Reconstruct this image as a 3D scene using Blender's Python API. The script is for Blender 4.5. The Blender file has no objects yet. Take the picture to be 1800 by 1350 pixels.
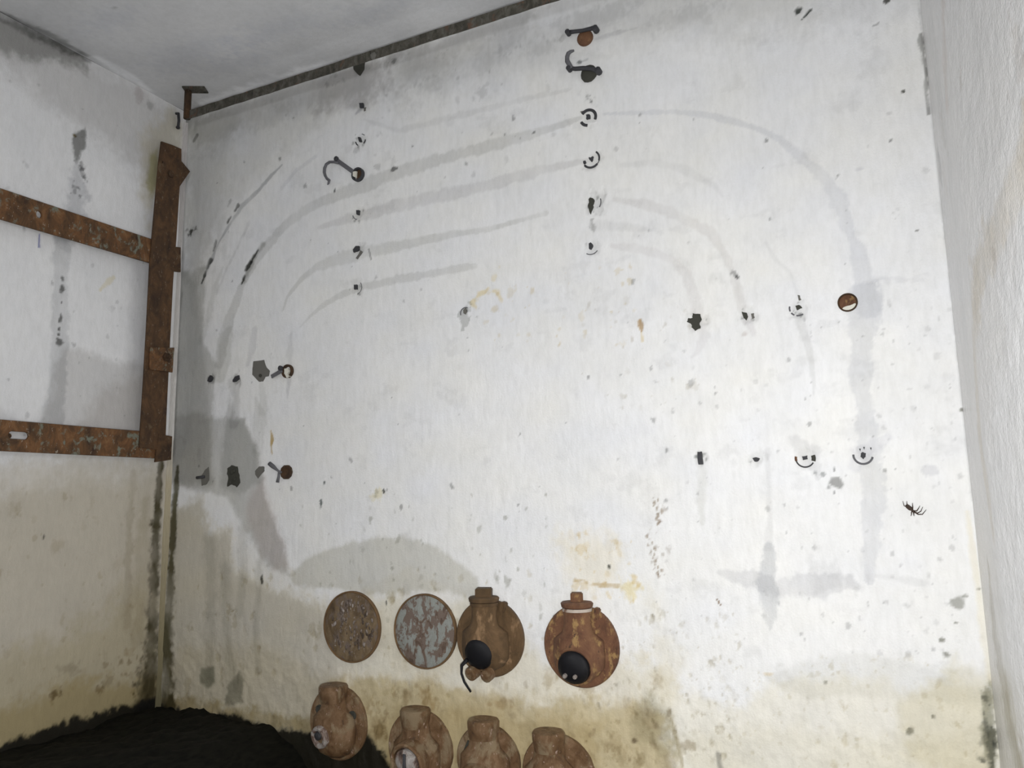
import bpy, bmesh, math, random
import numpy as np
from mathutils import Vector, Matrix

SC = bpy.context.scene
COL = SC.collection
# ------------------------------------------------------------------ camera
F = 1343.1
R = np.array([[0.8985, -0.4316, 0.0804], [0.4386, 0.8901, -0.1241], [-0.0179, 0.1468, 0.989]])
CP = np.array([2.4456, -2.0510, 1.0743])
cam = bpy.data.cameras.new('camera')
cam.sensor_width = 36.0
cam.lens = F / 1800.0 * 36.0
cam.clip_start = 0.01
co = bpy.data.objects.new('camera', cam)
COL.objects.link(co)
M = Matrix(((R[0][0], R[0][2], -R[0][1], CP[0]), (R[1][0], R[1][2], -R[1][1], CP[1]),
            (R[2][0], R[2][2], -R[2][1], CP[2]), (0, 0, 0, 1)))
co.matrix_world = M
SC.camera = co
# ------------------------------------------------------------------ world, lamps, exposure
w = bpy.data.worlds.new('world'); SC.world = w; w.use_nodes = True
w.node_tree.nodes['Background'].inputs[0].default_value = (0, 0, 0, 1)
w.node_tree.nodes['Background'].inputs[1].default_value = 0.0


def lamp(name, loc, target, power, size, color=(1, 1, 1), spread=180):
    l = bpy.data.lights.new(name, 'AREA'); l.shape = 'DISK'; l.size = size
    l.energy = power; l.color = color; l.spread = math.radians(spread)
    o = bpy.data.objects.new(name, l); COL.objects.link(o)
    o.location = loc
    o.rotation_euler = (Vector(target) - Vector(loc)).to_track_quat('-Z', 'Y').to_euler()
    return o


lamp('hand_torch', (2.43, -2.03, 1.0), (2.2, 0, 0.6), 34.5, 0.03, (1.0, 0.995, 0.985), 180)
lamp('fill_lamp', (1.9, -2.6, 1.6), (0.2, 0, 1.9), 8.2, 0.3, (0.95, 0.97, 1.0), 180)  # added unseen fill lamp, brightens the left side
SC.view_settings.view_transform = 'Standard'
SC.view_settings.look = 'None'
SC.view_settings.gamma = 1.0
SC.view_settings.use_curve_mapping = False
SC.view_settings.exposure = 0.0

# ------------------------------------------------------------------ where things are on the walls
XW, ZC, YF = 2.616, 2.65, -3.3


def ray(u, v):
    return R @ np.array([(u - 900) / F, 1.0, -(v - 675) / F])


def bk(u, v, y=0.0):        # point of the back wall -> x, z
    d = ray(u, v); p = CP + d * ((y - CP[1]) / d[1]); return p[0], p[2]


def lf(u, v, x=0.0):        # left wall -> y, z
    d = ray(u, v); p = CP + d * ((x - CP[0]) / d[0]); return p[1], p[2]


def rt(u, v):
    d = ray(u, v); p = CP + d * ((XW - CP[0]) / d[0]); return p[1], p[2]


def cl(u, v):
    d = ray(u, v); p = CP + d * ((ZC - CP[2]) / d[2]); return p[0], p[1]


# ------------------------------------------------------------------ numpy noise
def vnoise(x, y, seed):
    rs = np.random.RandomState(seed); T = rs.rand(256, 256).astype(np.float32)
    xi = np.floor(x).astype(np.int64); yi = np.floor(y).astype(np.int64)
    fx = (x - xi); fy = (y - yi)
    fx = fx * fx * (3 - 2 * fx); fy = fy * fy * (3 - 2 * fy)
    a = T[xi & 255, yi & 255]; b = T[(xi + 1) & 255, yi & 255]
    c = T[xi & 255, (yi + 1) & 255]; d = T[(xi + 1) & 255, (yi + 1) & 255]
    return (a * (1 - fx) + b * fx) * (1 - fy) + (c * (1 - fx) + d * fx) * fy


def fbm(x, y, seed, octaves=4, gain=0.5):
    s = 0; amp = 1; tot = 0
    for i in range(octaves):
        s = s + amp * (vnoise(x * 2 ** i + 17.3 * i, y * 2 ** i + 9.1 * i, seed + i) - 0.5)
        tot += amp; amp *= gain
    return s / tot * 2      # about -1..1


def sstep(a, b, x):
    t = np.clip((x - a) / (b - a), 0, 1)
    return t * t * (3 - 2 * t)


class Wall:
    """A grid of a (horizontal) by b (vertical) positions with a colour and a depth at each point."""

    def __init__(self, a, b, base, conv, seed):
        self.a, self.b, self.conv, self.seed = a, b, conv, seed
        self.A, self.B = np.meshgrid(a, b, indexing='ij')
        self.c = np.ones(self.A.shape + (3,)) * np.array(base)
        self.d = np.zeros(self.A.shape)
        self.w1 = fbm(self.A * 28, self.B * 28, seed, 4, 0.6)       # edge wobble
        self.w2 = fbm(self.A * 9, self.B * 9, seed + 31, 4, 0.55)
        self.w3 = fbm(self.A * 14 + 5, self.B * 7, seed + 57, 4, 0.6)
        self.w4 = fbm(self.A * 72, self.B * 60, seed + 77, 3, 0.7)
        self.k = 0

    def mpp(self, u, v):
        p = self.conv(u, v); q = self.conv(u + 4, v); r = self.conv(u, v + 4)
        return (math.hypot(q[0] - p[0], q[1] - p[1]) + math.hypot(r[0] - p[0], r[1] - p[1])) / 8

    def win(self, lo, hi, m):
        i0 = max(0, np.searchsorted(self.a, lo[0] - m)); i1 = np.searchsorted(self.a, hi[0] + m)
        j0 = max(0, np.searchsorted(self.b, lo[1] - m)); j1 = np.searchsorted(self.b, hi[1] + m)
        return slice(i0, i1), slice(j0, j1)

    def tint(self, s, m, col):
        m = np.clip(m, 0, 1)[..., None]
        self.c[s] *= 1 - m * (1 - np.array(col))

    def line(self, pts, w, col, a=1.0, soft=0.35, rough=0.3, seg=0.0, depth=0.0):
        """a brushed band: pts of the wall, w its width (one or per point), rough ragged edges, seg gaps along it"""
        P = np.array([self.conv(*p[:2]) for p in pts]); mp = [self.mpp(*p[:2]) for p in pts]
        W = [((w[i] if isinstance(w, (list, tuple)) else w) * mp[i]) / 2 for i in range(len(pts))]
        wm = max(W) * 2.2 + 0.004
        s = self.win(P.min(0), P.max(0), wm)
        A, B = self.A[s], self.B[s]
        if A.size == 0: return
        best = np.full(A.shape, 9.0)
        for i in range(len(P) - 1):
            p, q = P[i], P[i + 1]; e = q - p; L = e @ e + 1e-12
            t = np.clip(((A - p[0]) * e[0] + (B - p[1]) * e[1]) / L, 0, 1)
            dd = np.hypot(A - p[0] - t * e[0], B - p[1] - t * e[1]) / (W[i] * (1 - t) + W[i + 1] * t)
            best = np.minimum(best, dd)
        best = best + rough * (self.w1[s] * 1.9 + self.w2[s] * 1.0 + self.w4[s] * 1.3)
        m = 1 - sstep(1 - soft, 1 + soft, best)
        self.k += 1
        if seg > 0:
            m = m * sstep(seg - 0.25, seg + 0.25, fbm(A * 40 + self.k * 7, B * 40, self.seed + 5, 3) + 0.5 - 0.0)
        if a > 0 and max(W) > 0.006: m = m * np.clip(0.95 + 0.7 * self.w3[s], 0.35, 1.15)
        self.tint(s, m * a, col)
        if depth: self.d[s] += -depth * m
        return

    def blob(self, u, v, rx, ry, col, a=1.0, soft=0.3, rough=0.3, depth=0.0, ang=0.0):
        c = self.conv(u, v); mp = self.mpp(u, v); rx *= mp; ry *= mp
        m_ = max(rx, ry) * 2.2 + 0.003
        s = self.win(c, c, m_)
        A, B = self.A[s] - c[0], self.B[s] - c[1]
        if A.size == 0: return
        ca, sa = math.cos(ang), math.sin(ang)
        d = np.hypot((A * ca + B * sa) / rx, (-A * sa + B * ca) / ry) + rough * (self.w1[s] * 1.6 + self.w4[s] * 2.2)
        m = 1 - sstep(1 - soft, 1 + soft, d)
        self.tint(s, m * a, col)
        if depth: self.d[s] += -depth * m

    def poly(self, pts, col, a=1.0, soft=8, rough=10):
        """a stained area with a ragged rim (soft and rough in photograph pixels)"""
        P = np.array([self.conv(*p) for p in pts]); mp = self.mpp(*np.mean(np.array(pts), axis=0))
        s = self.win(P.min(0), P.max(0), (soft + rough) * mp * 2)
        A, B = self.A[s], self.B[s]
        if A.size == 0: return
        ins = np.zeros(A.shape, bool); best = np.full(A.shape, 9.0)
        n = len(P)
        for i in range(n):
            p, q = P[i], P[(i + 1) % n]; e = q - p; L = e @ e + 1e-12
            t = np.clip(((A - p[0]) * e[0] + (B - p[1]) * e[1]) / L, 0, 1)
            best = np.minimum(best, np.hypot(A - p[0] - t * e[0], B - p[1] - t * e[1]))
            if abs(e[1]) > 1e-9:
                cr = ((p[1] > B) != (q[1] > B)) & (A < (q[0] - p[0]) * (B - p[1]) / e[1] + p[0])
                ins ^= cr
        sd = np.where(ins, best, -best) / mp + rough * (self.w1[s] + self.w2[s] + 0.6 * self.w4[s])
        self.tint(s, sstep(-soft, soft, sd) * a, col)

    def specks(self, n, box, size, col, a, seed, stretch=1.6, depth=0.0):
        rnd = random.Random(seed)
        for i in range(n):
            u = rnd.uniform(box[0], box[2]); v = rnd.uniform(box[1], box[3])
            r = size * (0.35 + rnd.random() ** 3 * 1.7)
            self.blob(u, v, r, r * rnd.uniform(1, stretch), col, a * rnd.uniform(0.35, 1), 0.45, 0.8, depth,
                      rnd.uniform(-0.5, 0.5))

    def build(self, name, place, m, flip=False):
        na, nb = len(self.a), len(self.b)
        V = place(self.A, self.B, self.d).reshape(-1, 3).astype(np.float32)
        i = np.arange(na * nb).reshape(na, nb)
        q = np.stack([i[:-1, :-1], i[1:, :-1], i[1:, 1:], i[:-1, 1:]], -1).reshape(-1, 4)
        if flip: q = q[:, ::-1]
        me = bpy.data.meshes.new(name)
        me.vertices.add(len(V)); me.vertices.foreach_set('co', V.ravel())
        me.loops.add(q.size); me.loops.foreach_set('vertex_index', q.ravel().astype(np.int32))
        me.polygons.add(len(q))
        me.polygons.foreach_set('loop_start', np.arange(0, q.size, 4, dtype=np.int32))
        me.update()
        me.polygons.foreach_set('use_smooth', np.ones(len(q), bool))
        at = me.attributes.new('paint', 'FLOAT_COLOR', 'POINT')
        c4 = np.ones((na * nb, 4), np.float32); c4[:, :3] = np.clip(self.c.reshape(-1, 3), 0, 1)
        at.data.foreach_set('color', c4.ravel())
        me.materials.append(m); me.validate(); me.update()
        o = bpy.data.objects.new(name, me); COL.objects.link(o); o['kind'] = 'structure'
        return o


# ------------------------------------------------------------------ materials
def mat(name):
    m = bpy.data.materials.new(name); m.use_nodes = True
    nt = m.node_tree; return m, nt, nt.nodes['Principled BSDF']


def noise(nt, scale, detail=4, rough=0.55, vec=None, dist=0.0):
    n = nt.nodes.new('ShaderNodeTexNoise'); n.inputs['Scale'].default_value = scale
    n.inputs['Detail'].default_value = detail; n.inputs['Roughness'].default_value = rough
    n.inputs['Distortion'].default_value = dist
    if vec: nt.links.new(vec, n.inputs['Vector'])
    return n.outputs[0]


def ramp(nt, fac, stops):
    r = nt.nodes.new('ShaderNodeValToRGB'); nt.links.new(fac, r.inputs[0])
    els = r.color_ramp.elements
    while len(els) < len(stops): els.new(0.5)
    for e, (p, c) in zip(els, stops):
        e.position = p; e.color = (*c, 1)
    return r.outputs[0]


def mix(nt, fac, a, b, mode='MIX'):
    m = nt.nodes.new('ShaderNodeMix'); m.data_type = 'RGBA'; m.blend_type = mode
    for sock, val in ((m.inputs[0], fac), (m.inputs[6], a), (m.inputs[7], b)):
        if hasattr(val, 'links'): nt.links.new(val, sock)
        elif isinstance(val, (int, float)): sock.default_value = val
        else: sock.default_value = (*val, 1)
    return m.outputs[2]


def bump(nt, bsdf, height, strength, dist, prev=None):
    b = nt.nodes.new('ShaderNodeBump'); b.inputs['Strength'].default_value = strength
    b.inputs['Distance'].default_value = dist
    nt.links.new(height, b.inputs['Height'])
    if prev: nt.links.new(prev, b.inputs['Normal'])
    nt.links.new(b.outputs[0], bsdf.inputs['Normal']); return b.outputs[0]


def geo(nt, scale=(1, 1, 1)):
    g = nt.nodes.new('ShaderNodeNewGeometry')
    mp = nt.nodes.new('ShaderNodeMapping'); mp.inputs['Scale'].default_value = scale
    nt.links.new(g.outputs['Position'], mp.inputs[0]); return mp.outputs[0]


def wall_mat(name, rough, b1, b2, spec=0.4, sc=(1, 1, 0.35)):
    m, nt, p = mat(name)
    at = nt.nodes.new('ShaderNodeAttribute'); at.attribute_name = 'paint'
    v = geo(nt); vs = geo(nt, sc)
    n1 = noise(nt, 60, 5, 0.65, vs); n2 = noise(nt, 7, 5, 0.6, v)
    c = mix(nt, 1.0, at.outputs[0], ramp(nt, n1, [(0.3, (0.93, 0.93, 0.925)), (0.6, (1, 1, 1))]), 'MULTIPLY')
    c = mix(nt, 1.0, c, ramp(nt, n2, [(0.3, (0.94, 0.945, 0.95)), (0.65, (1, 1, 0.995))]), 'MULTIPLY')
    nt.links.new(c, p.inputs['Base Color'])
    p.inputs['Roughness'].default_value = rough
    p.inputs['Specular IOR Level'].default_value = spec
    h1 = noise(nt, 34, 5, 0.6, vs); h2 = noise(nt, 190, 3, 0.6, v)
    pr = bump(nt, p, h1, b1, 0.02); bump(nt, p, h2, b2, 0.004, pr)
    return m


def rust(name, stops, scale=22, rough=0.75, patch=None, pamt=(0.55, 0.62), pscale=18, spots=None):
    m, nt, p = mat(name)
    v = geo(nt, (1, 1, 0.6))
    c = ramp(nt, noise(nt, scale, 8, 0.68, v, 0.6), stops)
    if patch:
        c = mix(nt, ramp(nt, noise(nt, pscale, 6, 0.65, geo(nt, (1.3, 1, 0.8)), 0.3), [(pamt[0], (0, 0, 0)), (pamt[1], (1, 1, 1))]), c, patch)
    if spots:
        c = mix(nt, ramp(nt, noise(nt, 90, 4, 0.7, v), [(0.62, (0, 0, 0)), (0.68, (1, 1, 1))]), c, spots)
    nt.links.new(c, p.inputs['Base Color'])
    p.inputs['Roughness'].default_value = rough
    pr = bump(nt, p, noise(nt, 60, 6, 0.7), 0.6, 0.006)
    bump(nt, p, noise(nt, 300, 3, 0.6), 0.4, 0.002, pr)
    return m


def plain(name, col, rough=0.6, metal=0.0, var=0.25, scale=120):
    m, nt, p = mat(name)
    lo = tuple(x * (1 - var) for x in col); hi = tuple(min(1, x * (1 + var)) for x in col)
    nt.links.new(ramp(nt, noise(nt, scale, 5, 0.6), [(0.3, lo), (0.7, hi)]), p.inputs['Base Color'])
    p.inputs['Roughness'].default_value = rough; p.inputs['Metallic'].default_value = metal
    bump(nt, p, noise(nt, scale * 1.5, 4, 0.6), 0.35, 0.003)
    return m


MW = wall_mat('painted_plaster', 0.62, 0.16, 0.25)
MR = wall_mat('glossy_painted_plaster', 0.27, 0.28, 0.5, 0.55, (1, 1, 0.8))
MC = wall_mat('ceiling_paint', 0.7, 0.12, 0.2)
RUST_BAR = rust('rust_bar', [(0.30, (0.028, 0.014, 0.007)), (0.45, (0.085, 0.042, 0.016)), (0.58, (0.15, 0.068, 0.024)), (0.75, (0.26, 0.14, 0.06))], 26,
                0.8, (0.16, 0.17, 0.13), (0.56, 0.63), 24, (0.30, 0.25, 0.19))
RUST_UP = rust('rust_upright', [(0.30, (0.025, 0.013, 0.007)), (0.5, (0.07, 0.036, 0.015)), (0.7, (0.125, 0.062, 0.025))], 26,
               0.85, (0.12, 0.08, 0.045), (0.6, 0.68), 30, (0.16, 0.12, 0.085))
RUST_FIT = rust('rust_fitting', [(0.30, (0.07, 0.030, 0.015)), (0.45, (0.15, 0.065, 0.032)), (0.58, (0.20, 0.095, 0.045)), (0.72, (0.27, 0.15, 0.07))], 22,
                0.7, (0.36, 0.22, 0.085), (0.55, 0.63), 26, (0.06, 0.03, 0.018))
RUST_LOW = rust('rust_fitting_damp', [(0.30, (0.055, 0.027, 0.011)), (0.44, (0.14, 0.072, 0.028)), (0.56, (0.20, 0.115, 0.055)), (0.70, (0.30, 0.19, 0.11))], 30,
                0.5, (0.26, 0.19, 0.11), (0.52, 0.62), 18, (0.45, 0.33, 0.27))
RUST_FIT_OLIVE = rust('rust_olive', [(0.30, (0.055, 0.033, 0.014)), (0.5, (0.115, 0.066, 0.027)), (0.72, (0.19, 0.11, 0.05))], 20,
                      0.75, (0.30, 0.185, 0.095), (0.58, 0.66), 16)
COVER_BROWN = rust('cover_brown', [(0.30, (0.055, 0.034, 0.018)), (0.46, (0.14, 0.092, 0.045)), (0.60, (0.20, 0.14, 0.075)), (0.75, (0.27, 0.21, 0.14))], 26,
                   0.4, (0.16, 0.12, 0.095), (0.52, 0.60), 34, (0.48, 0.44, 0.42))
BLISTER = rust('blister_crust', [(0.36, (0.045, 0.028, 0.02)), (0.5, (0.13, 0.095, 0.07)), (0.60, (0.34, 0.29, 0.26)), (0.7, (0.55, 0.50, 0.48))], 70, 0.3)
COVER_GREY = rust('cover_grey', [(0.38, (0.10, 0.065, 0.045)), (0.46, (0.17, 0.115, 0.085)), (0.49, (0.27, 0.28, 0.255)), (0.75, (0.34, 0.37, 0.35))], 30,
                  0.55, (0.17, 0.125, 0.10), (0.53, 0.57), 34)
RIM = rust('rust_rim', [(0.3, (0.09, 0.05, 0.022)), (0.6, (0.21, 0.12, 0.05))], 30)
ROD = rust('rod_grey', [(0.3, (0.030, 0.027, 0.02)), (0.5, (0.085, 0.078, 0.06)), (0.7, (0.17, 0.16, 0.135))], 44, 0.85,
           (0.15, 0.085, 0.055), (0.60, 0.66), 22, (0.02, 0.018, 0.014))
BLACK = plain('black_rubber', (0.007, 0.007, 0.009), 0.45, 0, 0.3)
BLACK.node_tree.nodes['Principled BSDF'].inputs['Specular IOR Level'].default_value = 0.25
IRON = plain('dark_iron', (0.045, 0.045, 0.05), 0.6, 0.2, 0.5)
STRAP = plain('grey_strap', (0.13, 0.13, 0.14), 0.55, 0.2, 0.4)
PLUG = plain('grey_mortar', (0.14, 0.135, 0.12), 0.9, 0, 0.3)
DPLUG = plain('dark_mortar', (0.045, 0.045, 0.035), 0.9, 0, 0.6, 200)
SEDIMENT = plain('white_sediment', (0.7, 0.68, 0.6), 0.8, 0, 0.15)
GASKET = rust('white_gasket', [(0.38, (0.25, 0.14, 0.09)), (0.46, (0.62, 0.52, 0.44)), (0.8, (0.7, 0.62, 0.55))], 40)
SLIME = rust('white_scale', [(0.36, (0.05, 0.035, 0.03)), (0.46, (0.20, 0.13, 0.10)), (0.54, (0.40, 0.36, 0.33)), (0.7, (0.62, 0.58, 0.55))], 40, 0.35)
MUD = plain('black_mud', (0.005, 0.0048, 0.0028), 0.8, 0, 0.7, 50)
MUD.node_tree.nodes['Principled BSDF'].inputs['Specular IOR Level'].default_value = 0.15
CEMENT = plain('pale_cement', (0.52, 0.46, 0.35), 0.8, 0, 0.18, 60)
SPIDER = plain('spider_brown', (0.05, 0.03, 0.02), 0.6, 0, 0.4)

# ------------------------------------------------------------------ back wall
g = 0.0042
bw = Wall(np.linspace(0, XW, int(XW / g)), np.linspace(0.0, ZC, int(ZC / g)), (0.80, 0.80, 0.80), bk, 11)
bw.c *= (1 + 0.05 * fbm(bw.A * 3, bw.B * 3, 3, 5))[..., None]
bw.c *= 1 + 0.035 * fbm(bw.A * 7, bw.B * 9, 13, 4)[..., None] * np.array([0.4, 0.1, -1.0])
bw.c *= (1 - 0.07 * sstep(0.25, 0.5, fbm(bw.A * 12, bw.B * 16, 19, 5, 0.65)))[..., None]
bw.c *= (1 - 0.035 * sstep(0.1, 0.7, fbm(bw.A * 70, bw.B * 12, 8, 4)))[..., None]
bw.d += 0.003 * fbm(bw.A * 3.2, bw.B * 3.2, 21, 3) + 0.0007 * fbm(bw.A * 26, bw.B * 18, 22, 4)
# rougher plaster low down
low = sstep(0.75, 0.45, bw.B)
bw.d += low * 0.0045 * fbm(bw.A * 24, bw.B * 20, 23, 5, 0.6)
G1 = (0.80, 0.80, 0.79); G2 = (0.62, 0.62, 0.60); G3 = (0.48, 0.48, 0.455); BL = (0.80, 0.81, 0.84)
BEI = (0.83, 0.765, 0.62); OCH = (0.78, 0.62, 0.34); DRK = (0.10, 0.10, 0.085); SMO = (0.62, 0.62, 0.62)
# soot and damp under the ceiling
bw.poly([(335, 190), (1000, -15), (1620, -220), (1620, 20), (1420, 60), (1120, 60), (880, 150), (660, 180), (560, 215), (430, 330), (350, 470), (325, 480)], (0.86, 0.86, 0.855), 0.9, 35, 30)
bw.poly([(335, 195), (960, -10), (940, 60), (760, 120), (640, 160), (520, 190), (440, 215), (345, 260)], (0.78, 0.775, 0.765), 0.9, 22, 28)
bw.poly([(560, 140), (700, 90), (690, 150), (600, 200), (560, 190)], (0.80, 0.79, 0.80), 0.8, 14, 14)
bw.poly([(325, 215), (420, 200), (400, 300), (370, 420), (345, 480), (318, 480)], (0.88, 0.88, 0.865), 0.9, 18, 18)
for q in [(860, 110, 34, 16), (890, 75, 20, 16), (950, 90, 26, 14), (760, 150, 22, 10), (480, 200, 40, 18), (740, 120, 30, 18), (1040, 30, 60, 18), (1200, 30, 60, 20)]:
    bw.blob(q[0], q[1], q[2], q[3], (0.84, 0.84, 0.84), 0.9, 0.6, 0.5)
# left damp patch
bw.poly([(322, 480), (360, 470), (355, 600), (380, 640), (372, 735), (430, 738), (455, 800), (470, 880), (500, 960), (510, 1010), (470, 1000), (430, 930), (400, 870),
         (340, 860), (300, 850), (300, 600)], (0.70, 0.70, 0.68), 1, 5, 4)
bw.poly([(314, 470), (345, 500), (352, 580), (366, 660), (368, 740), (368, 850), (300, 850)], (0.80, 0.80, 0.79), 1, 8, 4)
bw.poly([(300, 735), (345, 722), (372, 735), (372, 850), (300, 860)], (0.78, 0.77, 0.75), 1, 6, 5)
bw.poly([(395, 745), (405, 690), (412, 735), (430, 742), (452, 800), (460, 850), (420, 870), (390, 850)], (0.74, 0.74, 0.73), 1, 6, 5)
bw.poly([(440, 860), (465, 840), (480, 900), (500, 950), (508, 1000), (480, 1005), (450, 960), (430, 900)], (0.88, 0.83, 0.82), 1, 8, 5)
# the beige-grey foot of the wall
bw.poly([(296, 900), (352, 880), (368, 930), (400, 930), (420, 1000), (470, 1020), (560, 1060), (600, 1060), (690, 1050), (830, 1060), (905, 1130), (960, 1170), (1140, 1160), (1200, 1215),
         (1300, 1235), (1360, 1215), (1480, 1180), (1600, 1200), (1690, 1180), (1745, 1190), (1790, 1500), (260, 1500), (270, 1000)], (0.94, 0.91, 0.82), 1, 16, 16)
bw.poly([(296, 900), (400, 930), (600, 1070), (1150, 1180), (1180, 1500), (260, 1500)], (0.955, 0.935, 0.89), 1, 30, 16)
bw.poly([(296, 900), (352, 880), (370, 940), (400, 935), (415, 1010), (470, 1030), (570, 1070), (600, 1180), (560, 1500), (260, 1500)], (0.76, 0.75, 0.74), 1, 12, 10)
bw.poly([(1140, 1030), (1200, 1170), (1170, 1260), (1000, 1240), (900, 1215), (760, 1180), (600, 1190), (450, 1130), (290, 1160), (280, 1500), (1180, 1500), (1185, 1330), (1160, 1240)], (0.88, 0.83, 0.70), 0.55, 25, 20)
bw.poly([(590, 1195), (700, 1190), (790, 1205), (900, 1230), (1010, 1225), (1120, 1235), (1170, 1260), (1200, 1360), (1190, 1500), (560, 1500), (520, 1330)], (0.76, 0.70, 0.56), 1, 14, 16)
bw.poly([(640, 1280), (700, 1240), (830, 1250), (950, 1255), (1050, 1270), (1060, 1500), (620, 1500)], (0.80, 0.74, 0.60), 0.7, 16, 16)
bw.poly([(1110, 1270), (1140, 1215), (1175, 1245), (1195, 1330), (1170, 1330), (1120, 1300)], (0.72, 0.72, 0.68), 0.9, 10, 10)
bw.poly([(1200, 1290), (1400, 1280), (1500, 1290), (1740, 1290), (1790, 1500), (1190, 1500)], (0.96, 0.95, 0.91), 1, 20, 18)
bw.poly([(1350, 1190), (1480, 1145), (1560, 1150), (1660, 1170), (1740, 1180), (1750, 1240), (1600, 1230), (1480, 1220), (1420, 1230)], (0.90, 0.90, 0.89), 1, 9, 9)
bw.poly([(1640, 1190), (1680, 1150), (1690, 1210), (1745, 1215), (1758, 1400), (1600, 1330), (1580, 1240)], (0.88, 0.85, 0.74), 0.8, 16, 12)
# the dome shaped tide mark above the covers
bw.poly([(508, 1012), (530, 990), (570, 968), (625, 950), (700, 946), (765, 958), (800, 985), (835, 1018), (838, 1050), (760, 1040), (690, 1045), (600, 1040), (520, 1030)], (0.77, 0.76, 0.71), 1, 5, 5)
bw.poly([(640, 1040), (720, 1000), (800, 1030), (830, 1060), (820, 1180), (700, 1180), (640, 1120)], (0.93, 0.91, 0.86), 0.7, 12, 10)
# vertical drips in the left foot
for q in [((368, 950), (372, 1100), (366, 1195), 22), ((395, 1000), (398, 1110), (410, 1200), 20), ((425, 930), (428, 1010), (420, 1080), 16), ((455, 990), (450, 1120), (455, 1180), 12)]:
    bw.line(q[:3], q[3], (0.80, 0.80, 0.79), 0.9, 0.6, 0.35)
bw.poly([(353, 1175), (376, 1172), (378, 1200), (366, 1212), (352, 1200)], (0.50, 0.52, 0.48), 1, 3, 3)
bw.poly([(398, 1205), (420, 1180), (428, 1195), (426, 1232), (395, 1238)], (0.46, 0.47, 0.44), 0.9, 4, 6)
# mould beside the corner and the black tide line over the mud
bw.line([(312, 820), (305, 900), (300, 1000), (296, 1080), (292, 1150), (292, 1230)], [6, 12, 15, 17, 26, 34], (0.17, 0.16, 0.10), 1, 0.55, 0.35)
bw.line([(325, 210), (322, 330), (318, 480), (310, 640), (304, 800)], [16, 10, 8, 7, 7], (0.62, 0.62, 0.61), 1, 0.6, 0.3)
bw.poly([(270, 1236), (420, 1262), (545, 1285), (650, 1290), (690, 1345), (700, 1500), (250, 1500)], (0.02, 0.019, 0.01), 1, 5, 8)
bw.line([(282, 1232), (420, 1256), (545, 1276)], 20, (0.62, 0.56, 0.40), 0.9, 0.8, 0.5)
# ghosts of the cable runs, left half
bw.line([(640, 210), (700, 230), (760, 215), (820, 200), (900, 180), (1000, 158)], [4, 10, 10, 10, 8, 6], (0.90, 0.90, 0.90), 1, 0.5, 0.4)
bw.line([(385, 640), (395, 590), (412, 540), (428, 495), (450, 455), (475, 425), (505, 392), (545, 362), (590, 345), (640, 326), (700, 302), (760, 284), (840, 262), (930, 238), (1000, 215), (1020, 208)],
        [18, 20, 17, 13, 15, 17, 15, 14, 18, 22, 20, 21, 20, 17, 12, 8], (0.81, 0.81, 0.80), 1, 0.25, 0.22)
bw.line([(400, 590), (392, 640), (386, 660)], [24, 26, 22], (0.84, 0.84, 0.82), 1, 0.3, 0.2)
bw.line([(560, 400), (600, 388), (640, 378), (700, 362), (780, 342), (860, 325), (950, 300), (1030, 282)], [6, 14, 16, 20, 22, 20, 16, 10], (0.85, 0.845, 0.845), 1, 0.3, 0.25)
bw.line([(498, 545), (505, 522), (530, 490), (555, 470), (590, 458), (630, 446), (680, 436), (720, 428), (780, 415), (860, 402), (960, 375)], [3, 5, 9, 14, 20, 22, 20, 16, 12, 9, 7], (0.82, 0.82, 0.805), 1, 0.25, 0.22)
bw.line([(528, 575), (545, 556), (570, 535), (600, 518), (640, 503), (690, 493), (760, 480), (835, 467)], [3, 5, 8, 11, 11, 14, 13, 9], (0.83, 0.83, 0.82), 1, 0.25, 0.25)
# right half
bw.line([(1060, 200), (1180, 196), (1250, 203), (1330, 225), (1370, 245), (1400, 268), (1430, 295), (1455, 320), (1472, 350), (1488, 390), (1498, 420), (1510, 450), (1520, 490), (1524, 530)],
        [5, 8, 12, 10, 14, 18, 18, 26, 30, 24, 18, 26, 36, 44], (0.875, 0.88, 0.895), 1, 0.22, 0.3)
bw.line([(1522, 520), (1515, 580), (1512, 640), (1515, 700), (1522, 760), (1530, 790), (1535, 840), (1535, 900), (1532, 960), (1528, 1020)],
        [50, 44, 36, 30, 32, 44, 40, 38, 30, 16], (0.855, 0.86, 0.875), 1, 0.2, 0.28)
bw.line([(1560, 770), (1510, 800), (1500, 820)], [14, 30, 20], (0.90, 0.90, 0.92), 1, 0.3, 0.3)
bw.line([(1090, 290), (1150, 285), (1200, 297), (1255, 325), (1270, 345)], [6, 12, 14, 12, 5], (0.925, 0.925, 0.925), 1, 0.4, 0.25)
bw.line([(1080, 350), (1130, 358), (1175, 372), (1220, 392), (1250, 410), (1270, 440), (1285, 470), (1297, 510), (1305, 545)], [8, 14, 18, 18, 16, 12, 14, 16, 12], (0.91, 0.90, 0.895), 1, 0.3, 0.28)
bw.line([(1050, 395), (1120, 400), (1150, 405)], [16, 10, 6], (0.92, 0.92, 0.92), 1, 0.5, 0.3)
bw.line([(1075, 432), (1130, 438), (1180, 455), (1205, 480), (1220, 520), (1228, 560), (1238, 590), (1225, 620), (1215, 628)], [8, 14, 14, 14, 18, 22, 20, 12, 5], (0.915, 0.905, 0.905), 1, 0.35, 0.28)
bw.line([(1345, 425), (1362, 455), (1390, 480), (1402, 520)], [4, 8, 6, 8], (0.93, 0.93, 0.93), 1, 0.5, 0.3)
bw.line([(1405, 560), (1415, 590), (1424, 620), (1428, 660), (1432, 695)], [20, 14, 12, 7, 3], (0.88, 0.88, 0.875), 1, 0.25, 0.22)
bw.line([(1312, 560), (1325, 585)], [18, 12], (0.90, 0.89, 0.90), 1, 0.4, 0.3)
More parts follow.
